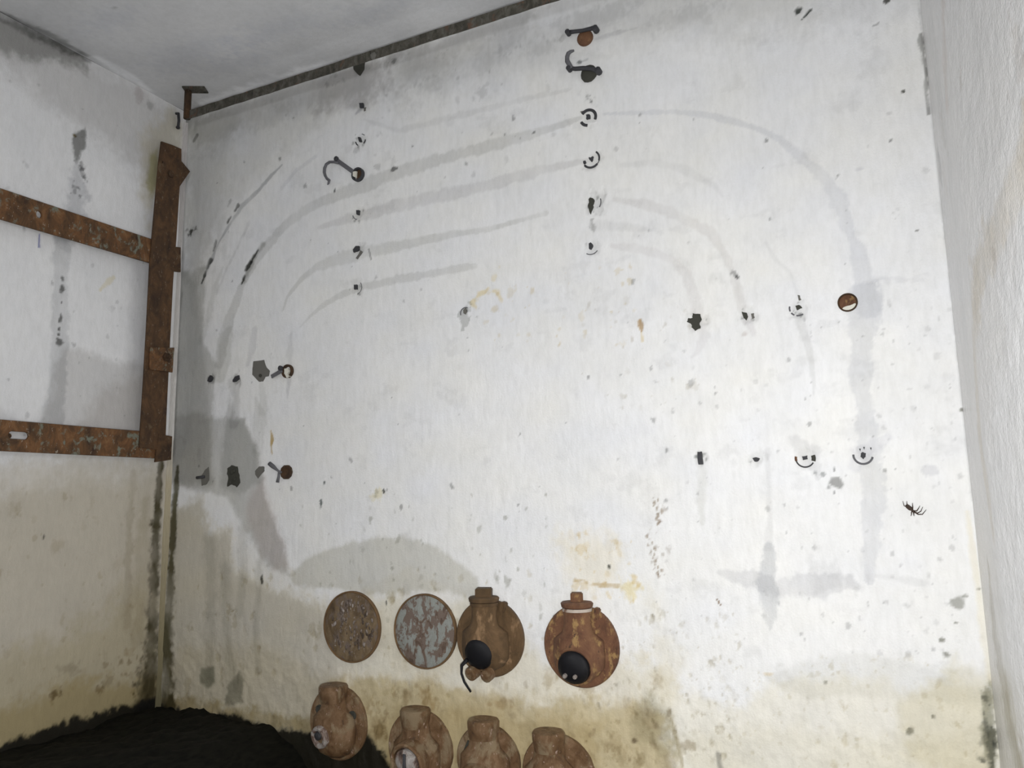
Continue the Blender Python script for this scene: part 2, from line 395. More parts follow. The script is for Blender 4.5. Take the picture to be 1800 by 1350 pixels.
bw.line([(1232, 830), (1232, 880), (1234, 920)], [18, 16, 8], (0.91, 0.91, 0.89), 1, 0.5, 0.3)
bw.line([(1350, 790), (1352, 860), (1354, 920), (1350, 960)], [8, 10, 9, 16], (0.90, 0.90, 0.90), 1, 0.5, 0.3)
bw.line([(1400, 775), (1425, 795), (1432, 820), (1438, 840)], [26, 34, 26, 10], (0.86, 0.86, 0.865), 1, 0.3, 0.35)
# cross shaped stain low on the right
bw.line([(1265, 1005), (1290, 1012), (1330, 1020), (1380, 1030), (1430, 1030), (1480, 1020), (1505, 1032)], [10, 18, 26, 36, 40, 28, 12], (0.85, 0.85, 0.86), 1, 0.3, 0.4)
bw.line([(1352, 960), (1350, 1000), (1352, 1040), (1354, 1080), (1354, 1105)], [14, 26, 34, 26, 5], (0.76, 0.77, 0.785), 1, 0.3, 0.35)
bw.poly([(1425, 1000), (1470, 985), (1480, 1030), (1430, 1050)], (0.90, 0.90, 0.90), 1, 6, 8)
bw.line([(1540, 1012), (1580, 1018), (1625, 1025)], [8, 12, 12], (0.88, 0.88, 0.88), 1, 0.5, 0.4)
bw.line([(1540, 491), (1562, 492), (1600, 492), (1625, 488), (1642, 491)], [6, 12, 6, 14, 5], (0.86, 0.86, 0.87), 0.9, 0.4, 0.45, 0.35)
bw.blob(1634, 826, 15, 9, (0.84, 0.84, 0.86), 1, 0.3, 0.4)
bw.blob(1512, 297, 7, 4, (0.84, 0.84, 0.86), 1, 0.4, 0.3)
bw.blob(1685, 1060, 12, 12, (0.50, 0.50, 0.47), 1, 0.25, 0.25); bw.blob(1697, 1048, 4, 3, (0.5, 0.5, 0.47), 1)
# drips between the two left rows
bw.line([(412, 672), (416, 700), (412, 740)], [20, 14, 22], (0.80, 0.80, 0.80), 1, 0.25, 0.25)
bw.line([(450, 700), (458, 740), (452, 790)], [6, 26, 20], (0.87, 0.87, 0.86), 1, 0.4, 0.25)
bw.line([(460, 680), (462, 720)], [12, 18], (0.88, 0.88, 0.87), 1, 0.4, 0.25)
bw.line([(508, 668), (505, 700)], [9, 3], (0.82, 0.82, 0.83), 1, 0.3, 0.2)
bw.line([(512, 590), (508, 625), (510, 640)], [8, 12, 8], (0.88, 0.88, 0.88), 1, 0.5, 0.3)
bw.line([(448, 580), (444, 610), (436, 640)], [10, 12, 6], (0.87, 0.87, 0.88), 1, 0.4, 0.3)
# black scratches along the outer arcs
bw.line([(495, 290), (475, 310), (450, 338), (425, 362), (405, 392), (385, 425), (372, 455), (360, 485)], [3, 7, 6, 8, 5, 5, 6, 5], (0.62, 0.63, 0.64), 1, 0.4, 0.35)
for a, b_, w_ in [((418, 360), (413, 370), 5), ((405, 382), (400, 390), 5), ((380, 425), (375, 440), 6), ((370, 458), (363, 472), 7), ((361, 478), (359, 486), 6), ((357, 492), (354, 498), 4),
                  ((453, 440), (440, 462), 4), ((440, 460), (432, 475), 6), ((430, 485), (425, 498), 6)]:
    bw.line([a, b_], w_, (0.12, 0.12, 0.11), 0.95, 0.4, 0.45, 0, 0.0015)
bw.line([(462, 430), (445, 455), (428, 495)], 9, (0.62, 0.62, 0.60), 0.9, 0.6, 0.4)
bw.line([(555, 275), (520, 300), (495, 330)], 5, (0.90, 0.90, 0.91), 1, 0.5, 0.3)
bw.line([(440, 385), (420, 430), (400, 470), (380, 520)], 5, (0.86, 0.86, 0.86), 0.9, 0.5, 0.5, 0.35)
bw.line([(392, 470), (378, 505), (366, 560), (352, 600)], [5, 10, 12, 10], (0.86, 0.86, 0.85), 0.9, 0.5, 0.3)
bw.line([(648, 438), (650, 445), (652, 456)], 3, (0.2, 0.2, 0.2), 0.8, 0.4, 0.3)
bw.line([(636, 190), (626, 200)], [10, 4], (0.70, 0.70, 0.72), 1, 0.5, 0.3)
bw.line([(1048, 68), (1075, 60), (1120, 48)], [5, 7, 4], (0.80, 0.80, 0.81), 1, 0.5, 0.4)
bw.blob(335, 407, 8, 6, DRK, 1, 0.5, 0.6, 0.004); bw.line([(346, 238), (341, 247)], 6, (0.25, 0.25, 0.22), 0.9)
bw.line([(330, 212), (340, 230)], [24, 16], (0.7, 0.7, 0.67), 0.8, 0.7, 0.4)
bw.blob(693, 107, 6, 5, (0.42, 0.43, 0.42), 1); bw.blob(661, 100, 6, 5, (1, 1, 1), 0)
bw.blob(1402, 18, 6, 6, (0.09, 0.10, 0.09), 1, 0.3, 0.4, 0.006); bw.line([(1424, 17), (1409, 34)], [5, 3], (0.12, 0.13, 0.12), 1, 0.3, 0.3, 0, 0.004)
bw.blob(1559, 2, 5, 4, (0.12, 0.12, 0.11), 1, 0.3, 0.3); bw.line([(1535, 46), (1545, 41)], 3, (0.5, 0.5, 0.5), 0.9)
bw.blob(1587, 160, 4, 4, DRK, 1, 0.3, 0.4, 0.003); bw.blob(1566, 247, 3, 2, (0.3, 0.3, 0.3), 1); bw.blob(1612, 405, 3, 3, DRK, 1)
bw.blob(938, 233, 4, 2, (0.2, 0.2, 0.2), 1); bw.blob(693, 296, 5, 3, (0.3, 0.3, 0.3), 1); bw.blob(588, 335, 1.6, 3, (0.2, 0.2, 0.2), 1)
bw.blob(818, 551, 8, 12, (0.55, 0.56, 0.54), 0.7, 0.4, 1.6); bw.blob(818, 546, 3, 3, DRK, 1, 0.3, 0.4)
bw.blob(570, 848, 3, 4, (0.2, 0.22, 0.22), 1); bw.blob(565, 885, 2.5, 6, (0.2, 0.22, 0.22), 1, 0.4, 0.5)
bw.blob(460, 1020, 2.5, 6, DRK, 1, 0.4, 0.4); bw.blob(1071, 996, 3, 4, DRK, 1, 0.3, 0.3); bw.blob(679, 1060, 2, 4, DRK, 1)
bw.blob(974, 1083, 2, 3, DRK, 1)
bw.line([(476, 758), (479, 770), (477, 782), (478, 798)], [3, 7, 4, 2], (0.62, 0.45, 0.20), 1, 0.3, 0.3)
bw.line([(1124, 563), (1126, 572), (1128, 582)], [5, 9, 3], (0.55, 0.36, 0.16), 1, 0.3, 0.3, 0, 0.003); bw.line([(1127, 582), (1130, 600)], 3, (0.85, 0.70, 0.4), 0.6)
bw.line([(1261, 1054), (1266, 1063)], 3, (0.3, 0.2, 0.12), 1)
# splatter right of the lower row
bw.poly([(1456, 850), (1462, 838), (1474, 840), (1483, 852), (1478, 860), (1464, 856)], (0.42, 0.42, 0.41), 1, 2, 3)
bw.blob(1456, 856, 3, 4, (0.5, 0.5, 0.5), 1); bw.blob(1466, 826, 2, 4, (0.4, 0.4, 0.4), 1); bw.blob(1467, 866, 2, 2, (0.4, 0.4, 0.4), 1)
bw.blob(1433, 831, 5, 7, (0.45, 0.46, 0.46), 0.9, 0.4, 0.4); bw.blob(1446, 833, 4, 5, (0.45, 0.46, 0.46), 0.9, 0.4, 0.4); bw.blob(1555, 827, 3, 5, (0.5, 0.5, 0.5), 1)
bw.blob(1290, 480, 6, 6, (0.5, 0.5, 0.5), 0.9, 0.4, 0.8); bw.blob(1310, 588, 6, 5, (0.8, 0.76, 0.74), 0.9); bw.blob(1296, 487, 3, 3, (0.35, 0.35, 0.35), 1)
# rust smears and ochre flecks
bw.line([(838, 545), (830, 532), (842, 518), (858, 508), (872, 512), (882, 530)], [4, 7, 8, 6, 7, 5], (0.93, 0.83, 0.60), 0.9, 0.5, 0.8, 0.35)
bw.line([(866, 490), (873, 470)], 6, (0.93, 0.84, 0.62), 0.7, 0.5, 0.8, 0.3)
bw.specks(60, (840, 470, 1120, 610), 2.4, (0.80, 0.70, 0.50), 0.6, 1)
bw.specks(60, (1020, 520, 1230, 720), 2.0, (0.62, 0.58, 0.50), 0.55, 2)
bw.specks(45, (985, 930, 1130, 1060), 3.2, (0.86, 0.74, 0.50), 0.7, 3)
bw.blob(1108, 1035, 12, 14, (0.90, 0.80, 0.50), 0.8, 0.8, 0.7); bw.line([(1010, 1020), (1040, 1026), (1090, 1030)], 5, (0.70, 0.58, 0.38), 0.8, 0.5, 0.8, 0.4)
bw.poly([(980, 950), (1060, 930), (1090, 970), (1080, 1030), (1040, 1050), (1000, 1010)], (0.97, 0.92, 0.80), 0.9, 25, 20)
bw.blob(1350, 1185, 10, 3, OCH, 0.5); bw.blob(663, 872, 9, 9, (0.92, 0.85, 0.6), 0.7, 0.6, 0.7); bw.blob(675, 863, 2, 4, DRK, 1); bw.blob(681, 861, 1.5, 3, DRK, 1)
for i in range(26):
    t = i / 25.0; rr = random.Random(i + 70)
    bw.blob(1150 + 8 * math.sin(t * 9) + rr.uniform(-7, 7), 878 + 135 * t, 2.2, 3.2, (0.42, 0.34, 0.26), 0.85, 0.4, 0.5)
bw.specks(40, (1140, 870, 1180, 1010), 1.7, (0.5, 0.45, 0.4), 0.7, 5)
bw.specks(170, (340, 200, 1600, 900), 1.5, (0.30, 0.30, 0.30), 0.8, 6)
bw.specks(260, (1150, 560, 1690, 1150), 1.5, (0.50, 0.50, 0.50), 0.7, 7)
bw.specks(160, (1560, 300, 1700, 1180), 1.9, (0.66, 0.66, 0.66), 0.7, 17)
bw.specks(120, (520, 860, 960, 1100), 1.7, (0.5, 0.5, 0.45), 0.7, 8, 2.4)
bw.specks(300, (1020, 1070, 1300, 1350), 2.2, (0.62, 0.58, 0.48), 0.6, 9, 2.0, 0.0015)
bw.specks(260, (1250, 1150, 1740, 1350), 2.0, (0.72, 0.67, 0.54), 0.55, 10, 1.6, 0.0006)
bw.specks(240, (300, 1000, 1000, 1340), 2.6, (0.66, 0.60, 0.46), 0.55, 12, 2.2, 0.001)
bw.specks(60, (640, 1190, 1180, 1345), 8, (0.60, 0.52, 0.38), 0.5, 13, 1.8)
bw.specks(40, (640, 1190, 1180, 1345), 5, (0.40, 0.34, 0.26), 0.5, 14, 2.2)
bw.specks(30, (620, 160, 1020, 320), 2.4, (0.6, 0.6, 0.6), 0.6, 18)
bw.specks(40, (560, 60, 1000, 170), 3.0, (0.55, 0.55, 0.54), 0.6, 19, 2.2)
bw.blob(1113, 1302, 6, 6, (0.25, 0.2, 0.15), 0.9, 0.5, 0.5); bw.line([(1180, 1262), (1190, 1300), (1200, 1345)], [5, 9, 4], (0.55, 0.50, 0.38), 0.9, 0.6, 0.5)
bw.blob(1215, 1310, 14, 7, (0.55, 0.5, 0.42), 0.8, 0.6, 0.5); bw.line([(1262, 1325), (1266, 1350)], 8, (0.4, 0.4, 0.4), 0.8, 0.6, 0.4)
bw.blob(752, 1225, 14, 16, (0.6, 0.5, 0.34), 0.8, 0.8, 0.7); bw.blob(880, 1235, 20, 10, (0.6, 0.5, 0.34), 0.7, 0.8, 0.7)
# right edge of the back wall: chipped arris and black mould low down
bw.line([(1618, 62), (1621, 84), (1628, 120), (1628, 160), (1632, 200)], [5, 10, 5, 8, 5], (0.38, 0.38, 0.37), 1, 0.4, 0.6)
bw.line([(1615, 0), (1640, 230), (1668, 470), (1708, 880)], 3, (0.72, 0.72, 0.72), 0.8, 0.5, 0.5)
bw.poly([(1725, 1215), (1742, 1200), (1748, 1265), (1758, 1400), (1738, 1380), (1724, 1290)], (0.42, 0.43, 0.38), 0.9, 4, 8)
bw.poly([(1728, 1270), (1745, 1275), (1750, 1310), (1758, 1400), (1728, 1400), (1738, 1310)], (0.30, 0.31, 0.29), 0.9, 3, 14); bw.specks(26, (1724, 1225, 1750, 1345), 4, (0.25, 0.26, 0.24), 0.9, 44)
bw.line([(1700, 900), (1722, 1050), (1742, 1200)], [8, 14, 12], (0.97, 0.93, 0.82), 0.9, 0.6, 0.3)
for q in [(1690, 720, 3), (1703, 770, 2), (1720, 1035, 4), (1680, 1095, 3), (1655, 1125, 4), (1663, 1150, 5), (1452, 1200, 4), (1598, 1285, 5), (1640, 1260, 4)]:
    bw.blob(q[0], q[1], q[2], q[2], (0.3, 0.3, 0.26), 0.9, 0.4, 0.4, 0.001)

# shallow sockets broken out round the anchors: (u, v, radius px, depth m, shade)
SOCKETS = [(636, 187, 6, .003, .8), (634, 247, 10, .003, .88), (630, 374, 9, .003, .93), (628, 438, 10, .003, .85), (626, 507, 12, .002, .92),
           (1034, 207, 14, .003, .95), (1040, 281, 14, .003, .95), (1042, 358, 18, .004, .88), (1040, 436, 13, .003, .90),
           (1222, 565, 17, .004, .90), (1312, 556, 16, .003, .90), (1403, 543, 17, .003, .92), (1232, 808, 10, .003, .92),
           (1330, 808, 16, .003, .90), (1415, 808, 16, .003, .96), (1517, 801, 17, .003, .94), (371, 667, 6, .004, .6), (416, 667, 8, .004, .7)]
for u, v, r, dpt, sh in SOCKETS:
    bw.blob(u, v, r, r, (sh, sh, sh * 0.99), 0.9, 0.35, 0.35, dpt)
for u, v in [(634, 247), (630, 378), (626, 507), (1040, 437), (1312, 556), (1403, 543), (1330, 808), (1042, 358), (1232, 808)]:
    rr = random.Random(int(u + v))
    for k in range(12):
        t = rr.uniform(0, 6.28); q = rr.uniform(8, 14)
        if k % 2: bw.blob(u + math.cos(t) * q, v + math.sin(t) * q, rr.uniform(1, 2.2), rr.uniform(1, 2.4), (0.45, 0.46, 0.45), 0.8, 0.4, 0.7)
bw.blob(1040, 394, 5, 8, (0.55, 0.55, 0.54), 0.8, 0.5, 0.8); bw.specks(8, (1028, 168, 1048, 186), 2, (0.25, 0.25, 0.25), 0.9, 33)
bw.blob(1018, 110, 4, 3, (0.35, 0.36, 0.36), 0.9); bw.line([(1018, 110), (1033, 104)], 3, (0.65, 0.66, 0.67), 0.8)
back = bw.build('wall_back', lambda A, B, D: np.stack([A, -D - 0.0, B], -1), MW)

# ------------------------------------------------------------------ left wall
ya = np.concatenate([np.linspace(YF, -1.0, 40)[:-1], np.linspace(-1.0, 0, 230)])
lw = Wall(ya, np.linspace(0, ZC, 600), (0.80, 0.80, 0.81), lf, 51)
lw.c *= (1 + 0.03 * fbm(lw.A * 3, lw.B * 3, 5, 4))[..., None]
lw.d += 0.004 * fbm(lw.A * 4, lw.B * 4, 41, 3) + 0.001 * fbm(lw.A * 22, lw.B * 18, 42, 4)
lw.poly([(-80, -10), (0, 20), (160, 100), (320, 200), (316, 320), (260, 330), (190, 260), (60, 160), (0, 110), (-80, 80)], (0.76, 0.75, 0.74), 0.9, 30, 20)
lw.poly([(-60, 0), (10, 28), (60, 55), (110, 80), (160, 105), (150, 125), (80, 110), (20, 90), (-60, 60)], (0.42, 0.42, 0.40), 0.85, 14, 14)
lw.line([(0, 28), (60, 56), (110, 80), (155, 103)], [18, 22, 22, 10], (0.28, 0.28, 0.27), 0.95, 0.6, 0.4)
lw.poly([(245, 240), (300, 190), (325, 215), (320, 300), (275, 340), (262, 400), (250, 340)], (0.86, 0.82, 0.70), 0.9, 14, 10)
lw.poly([(262, 270), (278, 262), (276, 320), (268, 350), (258, 330)], (0.70, 0.68, 0.40), 0.8, 6, 6)
lw.blob(245, 165, 8, 14, (0.72, 0.68, 0.68), 0.8, 0.6, 0.4); lw.blob(262, 185, 8, 6, (0.6, 0.6, 0.6), 0.8, 0.7, 0.5)
# chip with drip, and the ghost of a cable going down
lw.poly([(128, 236), (150, 226), (152, 240), (146, 262), (136, 284), (129, 262)], (0.34, 0.34, 0.33), 1, 3, 5)
lw.blob(132, 239, 4, 3, (0.35, 0.28, 0.15), 1)
lw.specks(16, (124, 280, 152, 350), 3, (0.30, 0.30, 0.30), 0.8, 3, 2)
lw.line([(135, 290), (138, 340), (130, 380), (118, 420)], [12, 32, 36, 30], (0.74, 0.745, 0.76), 0.9, 0.5, 0.45)
lw.line([(110, 410), (106, 500), (104, 600), (100, 700), (88, 750)], [28, 26, 30, 32, 44], (0.76, 0.765, 0.77), 1, 0.25, 0.22)
for u, v, a_, b_ in [(111, 492, 4, 7), (110, 506, 4, 7), (107, 560, 3.5, 8), (105, 578, 3, 4), (104, 588, 2.5, 3), (103, 601, 6.5, 6.5), (109, 532, 1.6, 2.5)]:
    lw.blob(u, v, a_, b_, (0.22, 0.22, 0.21), 0.95, 0.3, 0.3, 0.002)
lw.line([(69, 413), (68, 434)], 3.5, (0.20, 0.22, 0.50), 0.9, 0.4, 0.2)
lw.line([(176, 510), (188, 495), (200, 487)], [5, 8, 6], (0.92, 0.86, 0.68), 0.9, 0.5, 0.5)
lw.poly([(115, 610), (150, 620), (200, 640), (260, 640), (262, 780), (60, 780), (80, 720), (100, 640)], (0.78, 0.77, 0.76), 1, 10, 8)
lw.poly([(170, 690), (250, 660), (262, 780), (120, 780)], (0.84, 0.82, 0.80), 1, 14, 10)
lw.poly([(225, 460), (262, 440), (262, 660), (235, 650)], (0.84, 0.84, 0.85), 0.9, 14, 8)
lw.poly([(-80, 700), (0, 720), (60, 760), (-80, 770)], (0.86, 0.86, 0.86), 1, 10, 8)
lw.poly([(-80, 830), (40, 815), (120, 800), (300, 800), (300, 1500), (-80, 1500)], (0.80, 0.765, 0.70), 1, 18, 14)
lw.poly([(-80, 900), (0, 870), (130, 830), (300, 820), (300, 1500), (-80, 1500)], (0.90, 0.88, 0.83), 1, 30, 22)
lw.poly([(-80, 1180), (60, 1130), (180, 1080), (260, 1000), (300, 1500), (-80, 1500)], (0.86, 0.83, 0.72), 1, 35, 25)
lw.poly([(-80, 1260), (0, 1245), (120, 1200), (220, 1190), (300, 1180), (300, 1500), (-80, 1500)], (0.80, 0.74, 0.56), 1, 20, 18)
lw.line([(283, 812), (278, 880), (274, 960), (272, 1050), (268, 1120), (262, 1190), (262, 1240)], [10, 14, 18, 20, 26, 34, 46], (0.13, 0.12, 0.07), 1, 0.5, 0.35)
lw.line([(235, 830), (230, 900), (226, 1000), (225, 1100)], [10, 12, 12, 20], (0.80, 0.78, 0.74), 0.9, 0.6, 0.4)
lw.line([(255, 880), (252, 1000), (245, 1120)], [20, 30, 26], (0.80, 0.78, 0.72), 0.8, 0.7, 0.4)
lw.poly([(-80, 1340), (0, 1308), (90, 1278), (200, 1246), (250, 1232), (300, 1225), (300, 1500), (-80, 1500)], (0.02, 0.019, 0.01), 1, 5, 10)
lw.poly([(-80, 880), (300, 830), (300, 1500), (-80, 1500)], (0.90, 0.885, 0.85), 1, 30, 20)
lw.blob(98, 1218, 7, 9, (0.4, 0.33, 0.22), 0.9, 0.5, 0.5); lw.blob(174, 1215, 6, 5, (0.5, 0.42, 0.3), 0.8, 0.6, 0.5); lw.blob(120, 1175, 16, 12, (0.7, 0.69, 0.66), 0.8, 0.6, 0.5)
lw.blob(100, 957, 10, 10, (0.84, 0.80, 0.74), 0.8, 0.6, 0.5); lw.blob(78, 944, 2, 4, (0.2, 0.2, 0.2), 1)
lw.specks(120, (-10, 850, 260, 1240), 3, (0.68, 0.62, 0.5), 0.5, 9, 2)
lw.specks(30, (170, 1150, 260, 1230), 4, (0.4, 0.35, 0.22), 0.6, 10, 2)
lw.specks(60, (-10, 100, 260, 800), 1.6, (0.45, 0.45, 0.45), 0.6, 11, 2)
lw.specks(16, (200, 480, 260, 700), 3.5, (0.7, 0.7, 0.7), 0.7, 12, 2)
lw.build('wall_left', lambda A, B, D: np.stack([D, A, B], -1), MW, flip=False)

# ------------------------------------------------------------------ right wall (thick glossy paint over uneven plaster)
ya = np.concatenate([np.linspace(YF, -1.5, 30)[:-1], np.linspace(-1.5, 0, 380)])
rw = Wall(ya, np.linspace(0, ZC, 560), (0.82, 0.82, 0.83), rt, 81)
rw.d += 0.012 * fbm(rw.A * 2.2, rw.B * 0.9, 61, 2) + 0.0016 * fbm(rw.A * 16, rw.B * 20, 62, 4)
rw.d *= sstep(0, -0.12, rw.A)
rw.d -= 0.13 * np.clip(-rw.A - 0.42, 0, 1.2)
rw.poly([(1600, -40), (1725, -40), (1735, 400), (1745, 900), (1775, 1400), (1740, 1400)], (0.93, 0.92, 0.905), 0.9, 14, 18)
rw.d += 0.0015 * np.maximum(0, fbm(rw.A * 26, rw.B * 40, 67, 3) - 0.15) * sstep(-0.5, -0.7, rw.A)
rw.c *= (1 - 0.08 * sstep(0.0, 0.6, fbm(rw.A * 9, rw.B * 3, 63, 4)))[..., None]
rw.line([(1745, -20), (1733, 150), (1737, 300), (1712, 480), (1716, 620), (1722, 760), (1748, 930)], [16, 20, 22, 16, 14, 12, 10], (0.86, 0.80, 0.70), 0.9, 0.6, 0.4)
rw.line([(1652, 0), (1658, 120), (1662, 180)], 8, (0.86, 0.78, 0.74), 0.8, 0.7, 0.4)
rw.line([(1735, 1000), (1748, 1120), (1768, 1230), (1790, 1350)], [6, 16, 26, 36], (0.55, 0.52, 0.44), 0.9, 0.6, 0.4)
rw.line([(1648, 265), (1652, 295)], [5, 9], (0.55, 0.55, 0.55), 0.9, 0.5, 0.5)
rw.specks(40, (1650, 0, 1800, 1350), 3, (0.75, 0.70, 0.66), 0.6, 4, 3)
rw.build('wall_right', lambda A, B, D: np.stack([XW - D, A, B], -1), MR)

# ------------------------------------------------------------------ ceiling, floor, front wall
cw = Wall(np.linspace(0, XW, 260), np.concatenate([np.linspace(YF, -1.6, 30)[:-1], np.linspace(-1.6, 0, 200)]), (0.66, 0.665, 0.68), cl, 91)
cw.c *= (1 + 0.16 * fbm(cw.A * 4, cw.B * 4, 95, 5))[..., None]
cw.d += 0.004 * fbm(cw.A * 3, cw.B * 3, 97, 3)
cw.line([(360, 182), (430, 160), (520, 130), (600, 105), (640, 92)], [12, 20, 20, 14, 8], (1.35, 1.35, 1.36), 0.9, 0.7, 0.4)
cw.line([(170, 100), (220, 130), (262, 158)], [10, 14, 8], (1.4, 1.4, 1.4), 0.9, 0.6, 0.3)
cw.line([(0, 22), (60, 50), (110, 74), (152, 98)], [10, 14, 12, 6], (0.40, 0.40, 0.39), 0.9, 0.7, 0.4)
cw.line([(580, 114), (660, 88)], [18, 10], (0.80, 0.80, 0.80), 0.8, 0.8, 0.5)
cw.blob(202, 15, 2.5, 3, (0.5, 0.5, 0.5), 1)
for q in [(480, 55, 60, 16), (330, 95, 60, 20), (660, 20, 60, 14), (180, 40, 50, 16), (420, 110, 40, 14)]:
    cw.blob(q[0], q[1], q[2], q[3], (0.90, 0.91, 0.94), 0.8, 0.9, 0.5)
cw.build('ceiling', lambda A, B, D: np.stack([A, B, ZC + D * 0.5], -1), MC)


def quad(name, vs, m):
    me = bpy.data.meshes.new(name); me.from_pydata(vs, [], [tuple(range(len(vs)))]); me.materials.append(m)
    o = bpy.data.objects.new(name, me); COL.objects.link(o); o['kind'] = 'structure'; return o


WPL = plain('dark_front_wall', (0.22, 0.22, 0.22), 0.7, 0, 0.06, 6)  # unseen wall behind the camera, coloured dark to cut bounced light
quad('wall_front', [(0, YF, 0), (XW, YF, 0), (XW, YF, ZC), (0, YF, ZC)], WPL)
quad('floor', [(0, YF, 0), (XW, YF, 0), (XW, 0, 0), (0, 0, 0)], plain('muddy_concrete', (0.10, 0.09, 0.07), 0.8, 0, 0.5, 8))


# ------------------------------------------------------------------ object helpers
def link(name, me, m=None, parent=None, smooth=False):
    if m: me.materials.append(m)
    if smooth:
        for p in me.polygons: p.use_smooth = True
    o = bpy.data.objects.new(name, me); COL.objects.link(o); o.parent = parent
    return o


def thing(name, loc, label, cat, group=None):
    o = bpy.data.objects.new(name, None); COL.objects.link(o); o.location = loc
    o.empty_display_size = 0.02
    o['label'] = label; o['category'] = cat
    if group: o['group'] = group
    return o


def bm_obj(name, bm, m, parent, smooth=False):
    bmesh.ops.recalc_face_normals(bm, faces=bm.faces)
    me = bpy.data.meshes.new(name); bm.to_mesh(me); bm.free()
    return link(name, me, m, parent, smooth)


def loft(bm, rings, closed=True, cap=(True, True)):
    """rings: lists of 3D points, equal length"""
    R_ = [[bm.verts.new(p) for p in r] for r in rings]
    n = len(R_[0])
    for a, b in zip(R_[:-1], R_[1:]):
        for i in range(n if closed else n - 1):
            bm.faces.new((a[i], a[(i + 1) % n], b[(i + 1) % n], b[i]))
    if cap[0]: bm.faces.new(R_[0][::-1])
    if cap[1]: bm.faces.new(R_[-1])


def circle(c, ax, r, n=24, flat=1.0):
    ax = Vector(ax).normalized(); u = ax.orthogonal().normalized() if abs(ax.z) > 0.99 else Vector((0, 0, 1)).cross(ax).normalized()
    v = ax.cross(u)
    return [Vector(c) + u * (r * math.cos(t)) + v * (r * flat * math.sin(t)) for t in [2 * math.pi * i / n for i in range(n)]]


def lathe(name, base, ax, prof, m, parent, n=28, smooth=True, cap=(True, True), wob=0.0, seed=1):
    bm = bmesh.new(); ax = Vector(ax).normalized(); rn = random.Random(seed)
    rings = []
    for h, r in prof:
        c = circle(Vector(base) + ax * h, ax, r, n)
        rings.append(c)
    if wob:
        offs = [rn.uniform(-wob, wob) for _ in range(n)]
        offs = [(offs[i - 1] + offs[i] + offs[(i + 1) % n]) / 3 for i in range(n)]
        for k, rg in enumerate(rings):
            cc = Vector(base) + ax * prof[k][0]
            rings[k] = [cc + (p - cc) * (1 + offs[i]) for i, p in enumerate(rg)]
    loft(bm, rings, True, cap)
    o = bm_obj(name, bm, m, parent, False)
    if smooth:
        me = o.data
        for p in me.polygons: p.use_smooth = len(p.vertices) == 4
        me.set_sharp_from_angle(angle=math.radians(40))
    return o


def tube(name, pts, r, m, parent, n=10, rr=None, flat=1.0, cap=(True, True)):
    bm = bmesh.new(); P = [Vector(p) for p in pts]; rings = []
    for i, p in enumerate(P):
        d = (P[min(i + 1, len(P) - 1)] - P[max(i - 1, 0)])
        rings.append(circle(p, d, (rr[i] if rr else r), n, flat))
    # keep neighbouring rings aligned
    for k in range(1, len(rings)):
        best = min(range(n), key=lambda s: sum((rings[k][(i + s) % n] - rings[k - 1][i]).length for i in range(n)))
        rings[k] = [rings[k][(i + best) % n] for i in range(n)]
    loft(bm, rings, True, cap)
    return bm_obj(name, bm, m, parent, True)


def prism(name, poly, y0, y1, m, parent, bev=0.0008, plane='back'):
    """polygon in wall coordinates (a, b) pulled from depth y0 to y1 (distance out of the wall)"""
    bm = bmesh.new()
    def P(a, b, d): return (a, -d, b) if plane == 'back' else (d, a, b)
    v0 = [bm.verts.new(P(a, b, y0)) for a, b in poly]; v1 = [bm.verts.new(P(a, b, y1)) for a, b in poly]
    n = len(poly); bm.faces.new(v0[::-1]); bm.faces.new(v1)
    for i in range(n): bm.faces.new((v0[i], v0[(i + 1) % n], v1[(i + 1) % n], v1[i]))
    if bev:
        bmesh.ops.bevel(bm, geom=list(bm.edges), offset=bev, segments=1, affect='EDGES', clamp_overlap=True)
    return bm_obj(name, bm, m, parent)


def local(o, parent, loc):
    """keep world position when parented to an empty that only has a location"""
    o.parent = parent; o.location = Vector(o.location) - Vector(loc)
    return o


# ------------------------------------------------------------------ mud in the corner
mx = np.linspace(0.003, 1.0, 90); my = np.linspace(-1.9, 0, 120)
X_, Y_ = np.meshgrid(mx, my, indexing='ij')
H = 0.35 * (1 - sstep(0.50, 1.0, X_)) + 0.02 * fbm(X_ * 7, Y_ * 7, 7, 4) + 0.012 * fbm(X_ * 30, Y_ * 30, 8, 3)
H -= 0.35 * sstep(-1.3, -1.85, Y_)
H = np.maximum(H, -0.01)
i = np.arange(X_.size).reshape(X_.shape)
fq = np.stack([i[:-1, :-1], i[1:, :-1], i[1:, 1:], i[:-1, 1:]], -1).reshape(-1, 4)
me = bpy.data.meshes.new('mud_bank'); me.from_pydata(np.stack([X_, Y_, H], -1).reshape(-1, 3).tolist(), [], fq.tolist())
o = link('mud_bank', me, MUD, None, True)
o['kind'] = 'stuff'; o['label'] = 'bank of wet black mud lying in the left corner below the rusty frame'; o['category'] = 'mud'

# ------------------------------------------------------------------ cement fillet in the corner
bm = bmesh.new(); rings = []
rs = random.Random(4)
for k in range(60):
    z = 0.30 + k / 59 * 2.30; s = 0.011 + rs.uniform(-0.001, 0.001)
    rings.append([Vector((-0.003, -0.003 - s, z)), Vector((s * 0.30, -s, z)), Vector((s * 0.62, -s * 0.62, z)), Vector((s, -s * 0.30, z)), Vector((0.003 + s, 0.003, z)), Vector((-0.003, 0.003, z))])
loft(bm, rings)
m_f, nt, p = mat('fillet_plaster')
gz = nt.nodes.new('ShaderNodeNewGeometry'); sp = nt.nodes.new('ShaderNodeSeparateXYZ'); nt.links.new(gz.outputs['Position'], sp.inputs[0])
mr = nt.nodes.new('ShaderNodeMapRange'); mr.inputs[1].default_value = 0.3; mr.inputs[2].default_value = 2.65; nt.links.new(sp.outputs[2], mr.inputs[0])
